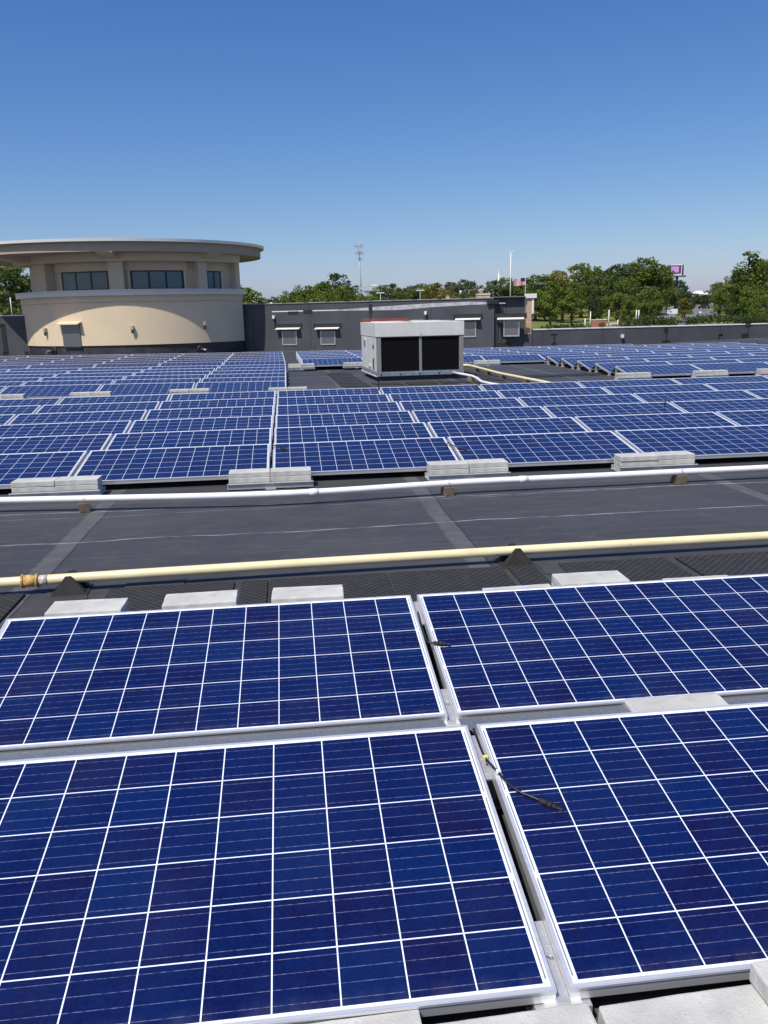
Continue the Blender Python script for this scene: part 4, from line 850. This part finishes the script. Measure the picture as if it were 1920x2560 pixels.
# left of rotunda: pines
for i, (px, top, D) in enumerate(((5, 668, 78), (24, 674, 74), (42, 668, 80), (60, 676, 76), (78, 690, 82), (92, 700, 90))):
    tree('pine', 1+i % 2, px, top, 800, D, '%s pine tree from the left edge, left of the rotunda' % ORD[i], wf=1.15, grp='pines left of the rotunda')
for i, (px, top, D, w) in enumerate(((12, 765, 62, 1.2), (52, 768, 66, 1.1))): tree('oak', 1, px, top, 800, D, ('bushy dark tree below the pines at the left edge', 'bushy tree below the pines beside the rotunda')[i], 'leaf_mid', w)
tree('tall', 1, 622, 712, 800, 70, 'light green tree just right of the rotunda', 'leaf_bright', 1.1)
tree('tall', 2, 596, 700, 800, 74, 'light green tree half hidden by the rotunda', 'leaf_bright', 1.0)
seq = [(655, 744, 300, 'oak'), (682, 741, 300, 'round'), (704, 742, 290, 'oak')]
for i, (px, top, D, k) in enumerate(seq): tree(k, 1+i % 2, px, top, 780, D, '%s distant tree between the rotunda and the bright tree clump' % ORD[i], 'leaf_dark', 1.4)
for i, (px, top, D, k, s, w, lf) in enumerate(((735, 722, 120, 'oak', 1, 1.2, 'leaf_bright'), (765, 712, 118, 'oak', 2, 1.2, 'leaf_bright'), (800, 704, 122, 'round', 1, 1.2, 'leaf_bright'), (838, 682, 128, 'round', 2, 1.15, 'leaf_mid'), (815, 722, 112, 'oak', 1, 1.1, 'leaf_bright'), (862, 712, 118, 'oak', 2, 1.1, 'leaf_bright'), (880, 726, 124, 'tall', 1, 1.2, 'leaf_mid'))):
    tree(k, s, px, top, 775, D, '%s tree from the left in the bright clump left of the mast' % ORD[i], lf, w, 'bright tree clump left of the mast')
for i, (px, top, D, k, s, w, lf) in enumerate(((912, 740, 230, 'oak', 1, 1.3, 'leaf_mid'), (935, 724, 210, 'round', 1, 1.5, 'leaf_mid'), (960, 712, 205, 'oak', 2, 1.3, 'leaf_mid'), (985, 708, 210, 'round', 2, 1.4, 'leaf_mid'), (1010, 716, 215, 'oak', 1, 1.3, 'leaf_bright'), (1032, 712, 220, 'tall', 2, 1.5, 'leaf_dark'), (1055, 708, 222, 'oak', 2, 1.2, 'leaf_mid'), (1088, 705, 200, 'round', 1, 1.6, 'leaf_yel'), (1112, 722, 195, 'oak', 2, 1.3, 'leaf_yel'), (1135, 702, 260, 'oak', 1, 1.2, 'leaf_dark'), (1155, 698, 262, 'round', 2, 1.2, 'leaf_dark'), (1176, 702, 258, 'oak', 2, 1.1, 'leaf_dark'), (1185, 722, 200, 'round', 1, 1.3, 'leaf_yel'), (1140, 728, 190, 'oak', 1, 1.5, 'leaf_mid'))):
    tree(k, s, px, top, 775, D, '%s tree from the left between the mast and the gabled house' % ORD[i], lf, w, 'trees between the mast and the house')
for i, (px, top, D, k, s, w, lf) in enumerate(((1238, 700, 190, 'round', 2, 1.2, 'leaf_dark'), (1258, 692, 188, 'oak', 1, 1.1, 'leaf_mid'), (1290, 706, 195, 'oak', 2, 1.2, 'leaf_dark'), (1312, 694, 190, 'tall', 2, 1.4, 'leaf_mid'), (1338, 684, 185, 'oak', 1, 1.1, 'leaf_mid'), (1362, 690, 180, 'tall', 1, 1.4, 'leaf_dark'), (1378, 684, 184, 'oak', 2, 1.1, 'leaf_mid'))):
    tree(k, s, px, top, 785, D, '%s tree from the light pole, right of the gabled house' % ORD[i], lf, w, 'trees around the light pole')
for i, (px, top, base, D, k, s, w, lf) in enumerate((
    (1405, 672, 815, 172, 'oak', 1, 1.0, 'leaf_yel'), (1375, 700, 822, 150, 'round', 1, 1.1, 'leaf_mid'), (1428, 700, 826, 150, 'young', 1, 1.3, 'leaf_bright'),
    (1452, 658, 800, 200, 'oak', 2, 1.1, 'leaf_mid'), (1482, 664, 800, 178, 'oak', 1, 1.0, 'leaf_mid'), (1485, 730, 812, 165, 'round', 2, 1.0, 'leaf_mid'), (1515, 672, 800, 210, 'round', 1, 1.2, 'leaf_dark'),
    (1545, 660, 800, 225, 'oak', 2, 1.1, 'leaf_dark'), (1545, 728, 812, 155, 'young', 1, 1.5, 'leaf_bright'), (1572, 655, 800, 215, 'tall', 1, 1.4, 'leaf_dark'), (1600, 642, 800, 205, 'oak', 1, 1.0, 'leaf_mid'), (1625, 645, 800, 205, 'tall', 2, 1.4, 'leaf_mid'),
    (1590, 705, 810, 165, 'round', 2, 1.1, 'leaf_dark'), (1620, 715, 812, 158, 'oak', 2, 1.0, 'leaf_bright'), (1645, 665, 800, 215, 'oak', 1, 1.0, 'leaf_mid'), (1560, 700, 806, 180, 'oak', 2, 1.2, 'leaf_mid'), (1665, 690, 798, 230, 'round', 1, 1.0, 'leaf_mid'))):
    tree(k, s, px, top, base, D, '%s tree from the left in the large group behind the low parapet' % ORD[i], lf, w, 'large tree group behind the low parapet')
for i, (px, top, base, D, k, s, w, lf) in enumerate((
    (1692, 700, 790, 260, 'oak', 2, 1.1, 'leaf_dark'), (1712, 718, 798, 185, 'round', 2, 1.0, 'leaf_mid'), (1708, 742, 800, 165, 'young', 1, 1.5, 'leaf_yel'), (1735, 732, 780, 280, 'oak', 1, 1.6, 'leaf_dark'), (1760, 735, 780, 285, 'round', 1, 1.6, 'leaf_dark'), (1785, 708, 780, 280, 'oak', 2, 1.0, 'leaf_dark'), (1800, 705, 780, 260, 'oak', 1, 1.1, 'leaf_mid'),
    (1795, 722, 800, 165, 'young', 1, 1.5, 'leaf_mid'), (1822, 690, 800, 210, 'oak', 2, 1.2, 'leaf_mid'), (1850, 672, 800, 170, 'oak', 1, .9, 'leaf_mid'), (1862, 636, 800, 150, 'pine', 2, 1.6, 'leaf_dark'), (1885, 645, 800, 155, 'tall', 2, 1.2, 'leaf_bright'), (1905, 650, 800, 148, 'oak', 2, .95, 'leaf_mid'), (1900, 725, 808, 135, 'round', 2, 1.0, 'leaf_bright'), (1925, 640, 800, 158, 'tall', 1, 1.2, 'leaf_yel'))):
    tree(k, s, px, top, base, D, '%s tree from the billboard towards the right edge' % ORD[i], lf, w, 'trees right of the billboard')
for i, (px, top, base, D, k, s, w, lf) in enumerate(((1395, 705, 800, 240, 'oak', 2, 1.5, 'leaf_dark'), (1440, 700, 800, 245, 'round', 1, 1.6, 'leaf_mid'), (1500, 695, 800, 245, 'oak', 1, 1.5, 'leaf_mid'), (1550, 695, 800, 250, 'round', 2, 1.6, 'leaf_dark'), (1600, 692, 800, 250, 'oak', 2, 1.5, 'leaf_mid'), (1650, 700, 800, 250, 'oak', 1, 1.5, 'leaf_dark'), (1840, 700, 800, 235, 'round', 1, 1.6, 'leaf_dark'), (1890, 690, 800, 235, 'oak', 2, 1.5, 'leaf_mid'), (1575, 735, 808, 150, 'round', 1, 1.0, 'leaf_mid'), (1835, 725, 805, 150, 'round', 2, 1.0, 'leaf_mid'), (1870, 712, 805, 145, 'oak', 1, .9, 'leaf_bright'))):
    tree(k, s, px, top, base, D, '%s tree from the left filling the rear of the right-hand treeline' % ORD[i], lf, w, 'rear trees of the right treeline')
for i, (px, top, D, k, s, w, lf) in enumerate(((750, 728, 150, 'round', 1, 1.5, 'leaf_mid'), (790, 722, 155, 'oak', 2, 1.5, 'leaf_mid'), (845, 715, 150, 'oak', 1, 1.4, 'leaf_bright'), (895, 742, 260, 'oak', 2, 1.6, 'leaf_dark'), (948, 732, 240, 'oak', 1, 1.6, 'leaf_mid'), (998, 728, 250, 'round', 2, 1.6, 'leaf_mid'), (1045, 730, 250, 'oak', 2, 1.6, 'leaf_mid'), (1072, 722, 240, 'oak', 1, 1.5, 'leaf_mid'), (1105, 735, 235, 'round', 1, 1.6, 'leaf_mid'), (1165, 735, 240, 'oak', 2, 1.6, 'leaf_mid'), (1270, 720, 240, 'round', 1, 1.6, 'leaf_mid'), (1330, 715, 235, 'oak', 1, 1.6, 'leaf_dark'))):
    tree(k, s, px, top, 790, D, '%s tree from the left filling the rear of the central treeline' % ORD[i], lf, w, 'rear trees of the central treeline')
# far wood: one mass closing the horizon
def wood():
    rr = random.Random(5); lobes = []
    for i in range(300):
        x = -190+i*1.7; y = 345+rr.uniform(-8, 20); h = rr.uniform(3.0, 6.5)
        lobes.append((x, y, gz(y)+h*.5, rr.uniform(2.2, 3.6), h*.55))
    me = leaf_mesh('far_wood', M['leaf_dark'], lobes, 9, .75, 9); o = bpy.data.objects.new('far_wood', me); COL.objects.link(o); tag(o, 'distant band of dark woodland along the horizon', 'woodland', kind='stuff')
wood()
# hedges
def hedge(x0, x1, ytop, ybase, D, label):
    a, b = atd(x0, ybase, D), atd(x1, ybase, D); H = (atd(x0, ytop, D)-a).length; L = (b-a).length; n = max(3, int(L/1.0)); lobes = []
    for i in range(n): lobes.append(((i+.5)*L/n, random.uniform(-.2, .2), H*.5, 1.0, H*.52))
    me = leaf_mesh('foliage', M['hedge'], lobes, 260, .15, int(x0)); t = empty('hedge', (a.x, a.y, a.z), math.atan2(b.y-a.y, b.x-a.x), label, 'hedge', 'clipped hedges behind the low parapet'); o = bpy.data.objects.new('foliage', me); COL.objects.link(o); o.parent = t
hedge(1546, 1612, 798, 818, 118, 'left clipped hedge behind the low parapet'); hedge(1600, 1650, 786, 818, 116, 'taller shaggy hedge right of the left clipped hedge'); hedge(1648, 1692, 794, 816, 117, 'hedge left of the entrance road')
hedge(1712, 1742, 793, 812, 116, 'short hedge right of the entrance road'); hedge(1740, 1790, 786, 810, 118, 'shaggy hedge in front of the black car'); hedge(1790, 1865, 788, 808, 119, 'long clipped hedge near the right edge'); hedge(1862, 1925, 790, 806, 121, 'low brownish hedge at the right edge')
hedge(1360, 1470, 812, 828, 112, 'low planting behind the white capped brick pier')

# ------------------------------------------------------------------ street scene
def sheet(name, pts, mat, dz, kind='structure'):
    P = [gp(*p, dz) for p in pts]; m = MB(); m.bm.faces.new([m.bm.verts.new(p) for p in P]); o = m.build(name, mat); o['kind'] = kind; return o
sheet('road', [(1686, 815), (1718, 815), (1738, 797), (1786, 793), (1792, 780), (1778, 766), (1742, 764), (1733, 775), (1714, 787), (1696, 799)], M['asphalt'], .05)
sheet('parking_lot', [(1620, 782), (1690, 765), (1706, 768), (1690, 795), (1650, 797)], M['asphalt'], .04)
sheet('path', [(1495, 820), (1544, 812), (1548, 806), (1520, 808)], M['paving'], .05)
sheet('side_path', [(1385, 828), (1470, 822), (1472, 826), (1385, 832)], M['paving'], .06)
def car(px, py, D, rz, paint, label, kind='car'):
    b = atd(px, py, D); t = empty('parked_car' if kind != 'van' else 'parked_van', b, rz, label, kind, 'vehicles beyond the hedges')
    L, Wd_, H = (4.6, 1.85, 1.45) if kind == 'car' else (5.2, 2.0, 2.0)
    m = MB(); pr = [(-L/2, .35), (-L/2, .85), (-L/2+.25, .95), (L/2-.9, .92), (L/2-.1, .75), (L/2, .4)] if kind == 'car' else [(-L/2, .35), (-L/2, 1.15), (L/2-1.0, 1.15), (L/2-.1, .95), (L/2, .4)]
    m.hexa([(x, -Wd_/2, z) for x, z in pr], [(x, Wd_/2, z) for x, z in pr]); m.build('body', paint, t)
    cp = [(-L/2+.3, .94), (-L/2+.75, H), (L/2-2.0, H), (L/2-1.2, .92)] if kind == 'car' else [(-L/2+.02, 1.14), (-L/2+.15, H), (L/2-1.8, H), (L/2-1.05, 1.14)]
    m = MB(); m.hexa([(x, -Wd_/2+.12, z) for x, z in cp], [(x, Wd_/2-.12, z) for x, z in cp]); m.build('cabin_glass', M['carglass'], t)
    m = MB(); m.box((cp[1][0], -Wd_/2+.12, H-.03), (cp[2][0], Wd_/2-.12, H+.04))
    if kind == 'van': m.box((-L/2+.8, -Wd_/2+.11, 1.16), (-L/2+.9, Wd_/2-.11, H-.03)); m.box((.2, -Wd_/2+.11, 1.16), (.3, Wd_/2-.11, H-.03))
    m.build('roof', paint, t)
    for x in (-L/2+.85, L/2-.85):
        for y in (-Wd_/2+.1, Wd_/2-.1): MB().cyl((x, y-.12, .33), (x, y+.12, .33), .33, n=16).build('wheel', M['tyre'], t)
    m = MB(); m.box((-L/2-.02, -Wd_/2+.1, .65), (-L/2-.001, -Wd_/2+.4, .8)); m.build('tail_light', M['red_paint'], t); MB().box((-L/2-.02, Wd_/2-.4, .65), (-L/2-.001, Wd_/2-.1, .8)).build('tail_light', M['red_paint'], t)
    MB().box((-L/2-.03, -.25, .55), (-L/2-.002, .25, .68)).build('number_plate', M['white'], t)
car(1760, 773, 235, math.pi/2-.15, M['black_paint'], 'black car seen from behind on the entrance road')
car(1657, 766, 330, math.pi, M['white'], 'white van parked left of the entrance road', 'van')
car(1750, 760, 330, .5, M['red_paint'], 'red car parked behind the black car'); car(1764, 760, 325, .2, M['white'], 'white car parked beyond the black car', 'car'); car(1760, 756, 345, .1, M['silver_paint'], 'silver car farthest back in the car park')
car(1826, 778, 200, math.pi/2+.9, M['silver_paint'], 'silver car half hidden behind the right trees')
def post(name, px, top, base, D, r, mat, label, cat, grp=None, extra=None):
    b = atd(px, base, D); tp = atd(px, top, D); H = (tp-b).length; t = empty(name, b, -YAW, label, cat, grp); MB().cyl((0, 0, 0), (0, 0, H), r, r*.8, 10).build('post', M[mat], t)
    if extra: extra(t, H)
    return t
b = atd(1817, 774, 195); t = empty('orange_sign', b, -YAW, 'bright orange diamond sign among the trees at right', 'sign'); m = MB(); m.cyl((0, 0, 0), (0, 0, .9), .04, n=6); m.build('post', M['grey'], t); MB().hexa([(0, -.03, .3), (.55, -.03, .85), (0, -.03, 1.4), (-.55, -.03, .85)], [(0, 0, .3), (.55, 0, .85), (0, 0, 1.4), (-.55, 0, .85)]).build('sign_board', M['orange'], t)
for i, (px, top, base) in enumerate(((1462, 797, 824), (1475, 780, 822), (1521, 776, 818), (1544, 800, 820), (1590, 776, 806), (1596, 776, 806))):
    post('white_post', px, top, base, 118, .09, 'coping', '%s pale slim post from the left behind the low parapet' % ORD[i], 'post', 'pale posts behind the low parapet')
for i, (px, y0, y1, yb, w) in enumerate(((1674, 776, 784, 796, .42), (1684, 773, 785, 796, .50))):
    def ex(t, H, w=w, y0=y0, y1=y1, yb=yb, i=i):
        k = 118/FPX; s = MB().box((-w, -.06, (yb-y1)*k), (w, -.02, (yb-y0)*k)).build('sign_board', M['white'], t)
        if i == 0:
            m = MB(); z = (yb-y0)*k-.23; m.arc(.08, .13, 0, .01, 1.2, 4.9, 14); m.bm.transform(Matrix.Translation((-.15, -.061, z)) @ Matrix.Rotation(math.pi/2, 4, 'X')); m.build('arrow_mark', M['dgrey'], s)
            MB().box((.05, -.066, z-.15), (.15, -.061, z+.13)).box((.17, -.066, z-.08), (.30, -.061, z+.06)).build('arrow_mark', M['dgrey'], s)
    post('road_sign', px, y0, yb, 118, .06, 'white', ('white road sign with dark marks left of the entrance road', 'plain white sign board beside the entrance road')[i], 'sign', None, ex)
post('bollard', 1750, 779, 792, 118, .12, 'white', 'white bollard with a red band by the black car', 'bollard', None, lambda t, H: MB().cyl((0, 0, H*.45), (0, 0, H*.7), .125, n=10).build('red_band', M['red_paint'], t))
# brick sign wall
b = atd(1497, 818, 118); t = empty('brick_sign_wall', b, -YAW, 'low red brick sign wall with a white cap on the lawn', 'wall')
MB().box((-1.1, 0, -.3), (1.1, .4, 1.0)).build('brickwork', M['brick_red'], t); MB().box((-1.15, -.05, 1.0), (1.15, .45, 1.1)).build('cap', M['white'], t)
me = leaf_mesh('foliage', M['hedge'], [(.2, 0, .3, .5, .4)], 900, .08, 4); s_ = empty('shrub', b+Vector((0, -.7, 0)), 0, 'small green shrub in front of the brick sign wall', 'shrub'); o = bpy.data.objects.new('foliage', me); COL.objects.link(o); o.parent = s_
# communication mast
def mast():
    D = 300; k = D/FPX; base, top = 775, 617; b = atd(906, base, D); H = (base-top)*k; t = empty('radio_mast', b, -YAW, 'tall slim grey radio mast with antenna clusters', 'mast')
    lean = -.030; m = MB(); m.cyl((0, 0, -2), (lean*H, 0, H), .34, .14, 10); m.build('mast_pole', M['grey'], t)
    for lvl, hgt, n, w in ((.965, 1.1, 8, 2.1), (.865, 1.0, 8, 1.9), (.775, .9, 6, .9)):
        z = H*lvl; x = lean*z; m = MB()
        m.arc(w*.55, w*.60, z-.05, z+.05, 0, 6.2832, 16, (x, 0))
        for i in range(3): a = i*2.094; m.cyl((x, 0, z), (x+w*.6*math.cos(a), w*.6*math.sin(a), z), .07, n=6)
        f = m.build('platform', M['grey'], t); m = MB()
        for i in range(n): a = i*6.283/n+.3; p = (x+w*.75*math.cos(a), w*.75*math.sin(a)); m.box((p[0]-.10, p[1]-.06, z-hgt*.7), (p[0]+.10, p[1]+.06, z+hgt*.55))
        m.build('antennas', M['grey'] if lvl < .9 else M['silver_paint'], f)
mast()
post('light_pole', 1275, 636, 790, 120, .075, 'coping', 'tall pale light pole behind the parapet', 'light pole', None, lambda t, H: MB().box((-.45, -.1, H), (.45, .1, H+.10)).build('lamp_head', M['white'], t))
post('white_pole', 32, 745, 800, 60, .035, 'white', 'thin white pole behind the left parapet', 'pole')
post('steeple', 1246, 689, 790, 330, .30, 'white', 'distant white church steeple above the trees', 'steeple', None, lambda t, H: MB().cyl((0, 0, H), (0, 0, H+2), .28, .02, 8).build('spire', M['white'], t))
for i, (px, top, lab) in enumerate(((905, 718, 'street lamp beside the mast base'), (952, 735, 'left pale street lamp before the trees'), (1051, 729, 'right pale street lamp before the trees'))):
    def lam(t, H, i=i):
        if i == 0: MB().cyl((0, 0, H-.2), (2.4, 0, H), .06, n=6).build('arm', M['grey'], t); MB().box((1.9, -.2, H-.08), (2.9, .2, H+.18), .05).build('lamp_head', M['white'], t)
        else: MB().box((-.7, -.12, H), (.7, .12, H+.15)).build('lamp_head', M['white'], t)
    post('street_lamp', px, top, 790, 150, .06, 'grey', lab, 'street lamp', 'street lamps behind the tall parapet', lam)
poles = []
for i, (px, top, lab) in enumerate(((1125, 714, 'left wooden utility pole behind the tall parapet'), (1148, 708, 'right wooden utility pole near the gabled house'), (1193, 716, 'thin pole in front of the gabled house'))):
    D = 170; b = atd(px, 790, D); H = (atd(px, top, D)-b).length; t = empty('utility_pole', b, -YAW, lab, 'utility pole', 'utility poles'); MB().cyl((0, 0, 0), (0, 0, H), .15, .1, 8).build('post', M['bark'], t); MB().box((-1.0, -.06, H-.7), (1.0, .06, H-.55)).build('crossarm', M['bark'], t); poles.append(b+Vector((0, 0, H-.5)))
    if i == 1: MB().cyl((.3, 0, H-2.6), (.3, 0, H-1.7), .3, n=10).build('transformer', M['grey'], t)
for i, (a, b_) in enumerate((((880, 722), (1148, 713)), ((880, 740), (1195, 724)), ((1148, 712), (1420, 706)))):
    p, q = atd(*a, 170), atd(*b_, 170); L = [p.lerp(q, s/16)+Vector((0, 0, -1.2*(1-(2*s/16-1)**2))) for s in range(17)]; tag(MB().tube([x-p for x in L], .025, 5).build('overhead_wire', M['dgrey'], loc=p), ('upper overhead wire left of the utility poles', 'lower overhead wire before the trees', 'overhead wire right of the utility poles')[i], 'wire', 'overhead wires')
# flag
b = atd(1312, 800, 150); H = (atd(1312, 697, 150)-b).length; t = empty('flagpole', b, -YAW, 'flagpole with a striped flag above the trees', 'flagpole'); MB().cyl((0, 0, 0), (0, 0, H), .06, .04, 8).build('post', M['white'], t)
def flagmat():
    g = NG('flag_cloth'); s = g.sep(g.obj()); z = g.math('DIVIDE', s[2], 1.25); st = g.math('LESS_THAN', g.math('FRACT', g.math('MULTIPLY', z, 6.5)), .5)
    c = g.mix(st, (.7, .7, .7), (.45, .02, .04)); can = g.math('MULTIPLY', g.math('GREATER_THAN', s[0], -.85), g.math('GREATER_THAN', z, .46)); return g.done(g.mix(can, c, (.02, .03, .14)), .8)
m = MB(); n = 12; R_ = [[m.bm.verts.new((-2.1*i/n, .15*math.sin(i*.9), 1.25*j-.25*(i/n)**2)) for j in (0, 1)] for i in range(n+1)]
for i in range(n): m.bm.faces.new((R_[i][0], R_[i+1][0], R_[i+1][1], R_[i][1]))
o = m.build('flag', flagmat(), t, loc=(-.05, 0, H-1.35)); sol = o.modifiers.new('thickness', 'SOLIDIFY'); sol.thickness = .01
# billboard
D = 230; k = D/FPX; b = atd(1690, 735, D); t = empty('billboard', b, -YAW, 'lilac roadside billboard with two panels above the trees', 'billboard')
MB().cyl((0, 0, -9), (0, 0, 42*k), .35, n=12).build('post', M['dgrey'], t)
m = MB(); z0, z1 = (735-690)*k, (735-665)*k; m.hexa([(-22*k, .1, z0+.25), (6*k, -1.6, z0), (6*k, -1.3, z0), (-22*k, .4, z0+.25)], [(-22*k, .1, z1-.1), (6*k, -1.6, z1+.2), (6*k, -1.3, z1+.2), (-22*k, .4, z1-.1)])
f = m.build('left_face_frame', M['white'], t)
def quadon(x0, x1, s0, s1, d, mat, nm, par):
    A_, B_ = Vector((-22*k, .1, 0)), Vector((6*k, -1.6, 0)); n_ = Vector((B_.y-A_.y, -(B_.x-A_.x), 0)).normalized(); P = lambda u, s, e: tuple(A_.lerp(B_, u)+n_*e+Vector((0, 0, (z0+.2)+(z1-z0-.2)*s)))
    m = MB(); m.hexa([P(x0, s0, 0), P(x1, s0, 0), P(x1, s1, 0), P(x0, s1, 0)], [P(x0, s0, d), P(x1, s0, d), P(x1, s1, d), P(x0, s1, d)]); return m.build(nm, mat, par)
pur = quadon(.05, .95, .05, .95, .03, simple('purple_poster', (.10, .03, .12), .6), 'poster', f); quadon(.20, .78, .2, .82, .05, simple('lilac_poster', (.52, .30, .60), .6), 'lilac_field', pur)
m = MB(); m.hexa([(6.5*k, -1.3, z0), (18*k, .8, z0), (18*k, 1.0, z0), (6.5*k, -1.1, z0)], [(6.5*k, -1.3, z1), (18*k, .8, z1), (18*k, 1.0, z1), (6.5*k, -1.1, z1)]); m.build('right_face_back', simple('dark_maroon', (.05, .03, .05), .6), t)
MB().box((17.6*k, .7, z0), (18.6*k, 1.1, z1)).build('white_edge', M['white'], t); MB().box((-12*k, -1.8, z0-.5), (17*k, -.9, z0-.15)).build('catwalk', M['dgrey'], t)
# house with white gable, tan block, low roofs
D = 240; k = D/FPX; b = atd(1205, 775, D); t = empty('gabled_house', b, -YAW, 'red brick house with a white gable beyond the tall parapet', 'house')
MB().box((-13*k, 0, -2), (13*k, 8, (775-735)*k)).build('brick_wall', M['brick_red'], t)
z0, z1 = (775-735)*k, (775-717)*k
MB().hexa([(-12*k, -.02, z0), (14*k, -.02, z0-.3), (0, -.02, z1)], [(-12*k, .2, z0), (14*k, .2, z0-.3), (0, .2, z1)]).build('gable', M['white'], t)
m = MB(); m.hexa([(-30*k, -.3, z0), (-0*k, -.3, z1+.15), (-0*k, 9, z1+.15), (-30*k, 9, z0)], [(-30*k, -.3, z0+.2), (0, -.3, z1+.4), (0, 9, z1+.4), (-30*k, 9, z0+.2)]); m.hexa([(0, -.3, z1+.15), (16*k, -.3, z0-.5), (16*k, 9, z0-.5), (0, 9, z1+.15)], [(0, -.3, z1+.4), (16*k, -.3, z0-.25), (16*k, 9, z0-.25), (0, 9, z1+.4)]); m.build('roof', M['roofshingle'], t)
D = 160; k = D/FPX; b = atd(1210, 775, D); t = empty('tan_building', b, -YAW, 'small tan flat-roofed building in front of the gabled house', 'building'); MB().box((-15*k, 0, -2), (15*k, 4, (775-738)*k)).build('wall', M['tan'], t); MB().box((-15.5*k, -.1, (775-738)*k), (15.5*k, 4.1, (775-735.5)*k)).build('roof', M['coping'], t)
b = atd(1120, 775, D); t = empty('brick_chimney', b, -YAW, 'small brick and white chimney behind the tall parapet', 'chimney'); MB().box((-4.3*k, 0, 0), (4.3*k, 1.2, (775-742)*k), .02).build('shaft', M['tan'], t); MB().box((-3*k, -.02, (775-742)*k), (3*k, 1.1, (775-738)*k)).build('cap', M['brick_red'], t)
D = 130; k = D/FPX; b = atd(668, 790, D); t = empty('low_building', b, -YAW, 'low grey roofed building right of the rotunda', 'building'); MB().box((-20*k, 0, -2), (20*k, 6, (790-767)*k)).build('wall', M['tan'], t); MB().box((-21*k, -.3, (790-767)*k), (21*k, 6.3, (790-761)*k)).build('roof', M['grey'], t); MB().box((6*k, 1, (790-761)*k), (12*k, 2, (790-757)*k)).build('roof_box', M['white'], t)
for i, (px, py, w, h) in enumerate(((1750, 740, 13, 13), (1775, 740, 9, 9))):
    D = 320; k = D/FPX; b = atd(px, py, D); t = empty('white_canopy', b, 0, ('larger white canopy roof beyond the car park', 'smaller white canopy roof beyond the car park')[i], 'canopy', 'white canopies beyond the car park'); MB().box((-w*k*.9, 0, 0), (w*k*.9, 3, h*k*.35)).build('eaves', M['white'], t); MB().hexa([(-w*k, -.2, h*k*.35), (w*k, -.2, h*k*.35), (w*k, 3.2, h*k*.35), (-w*k, 3.2, h*k*.35)], [(-w*k*.5, 1, h*k), (w*k*.5, 1, h*k), (w*k*.5, 2, h*k), (-w*k*.5, 2, h*k)]).build('roof', M['coping'], t)
    MB().box((-w*k*.85, .2, -2.5), (w*k*.85, 2.8, 0)).build('wall', M['dgrey'], t)
print('PANELS', len(PANELS), 'OBJ', len(bpy.data.objects))
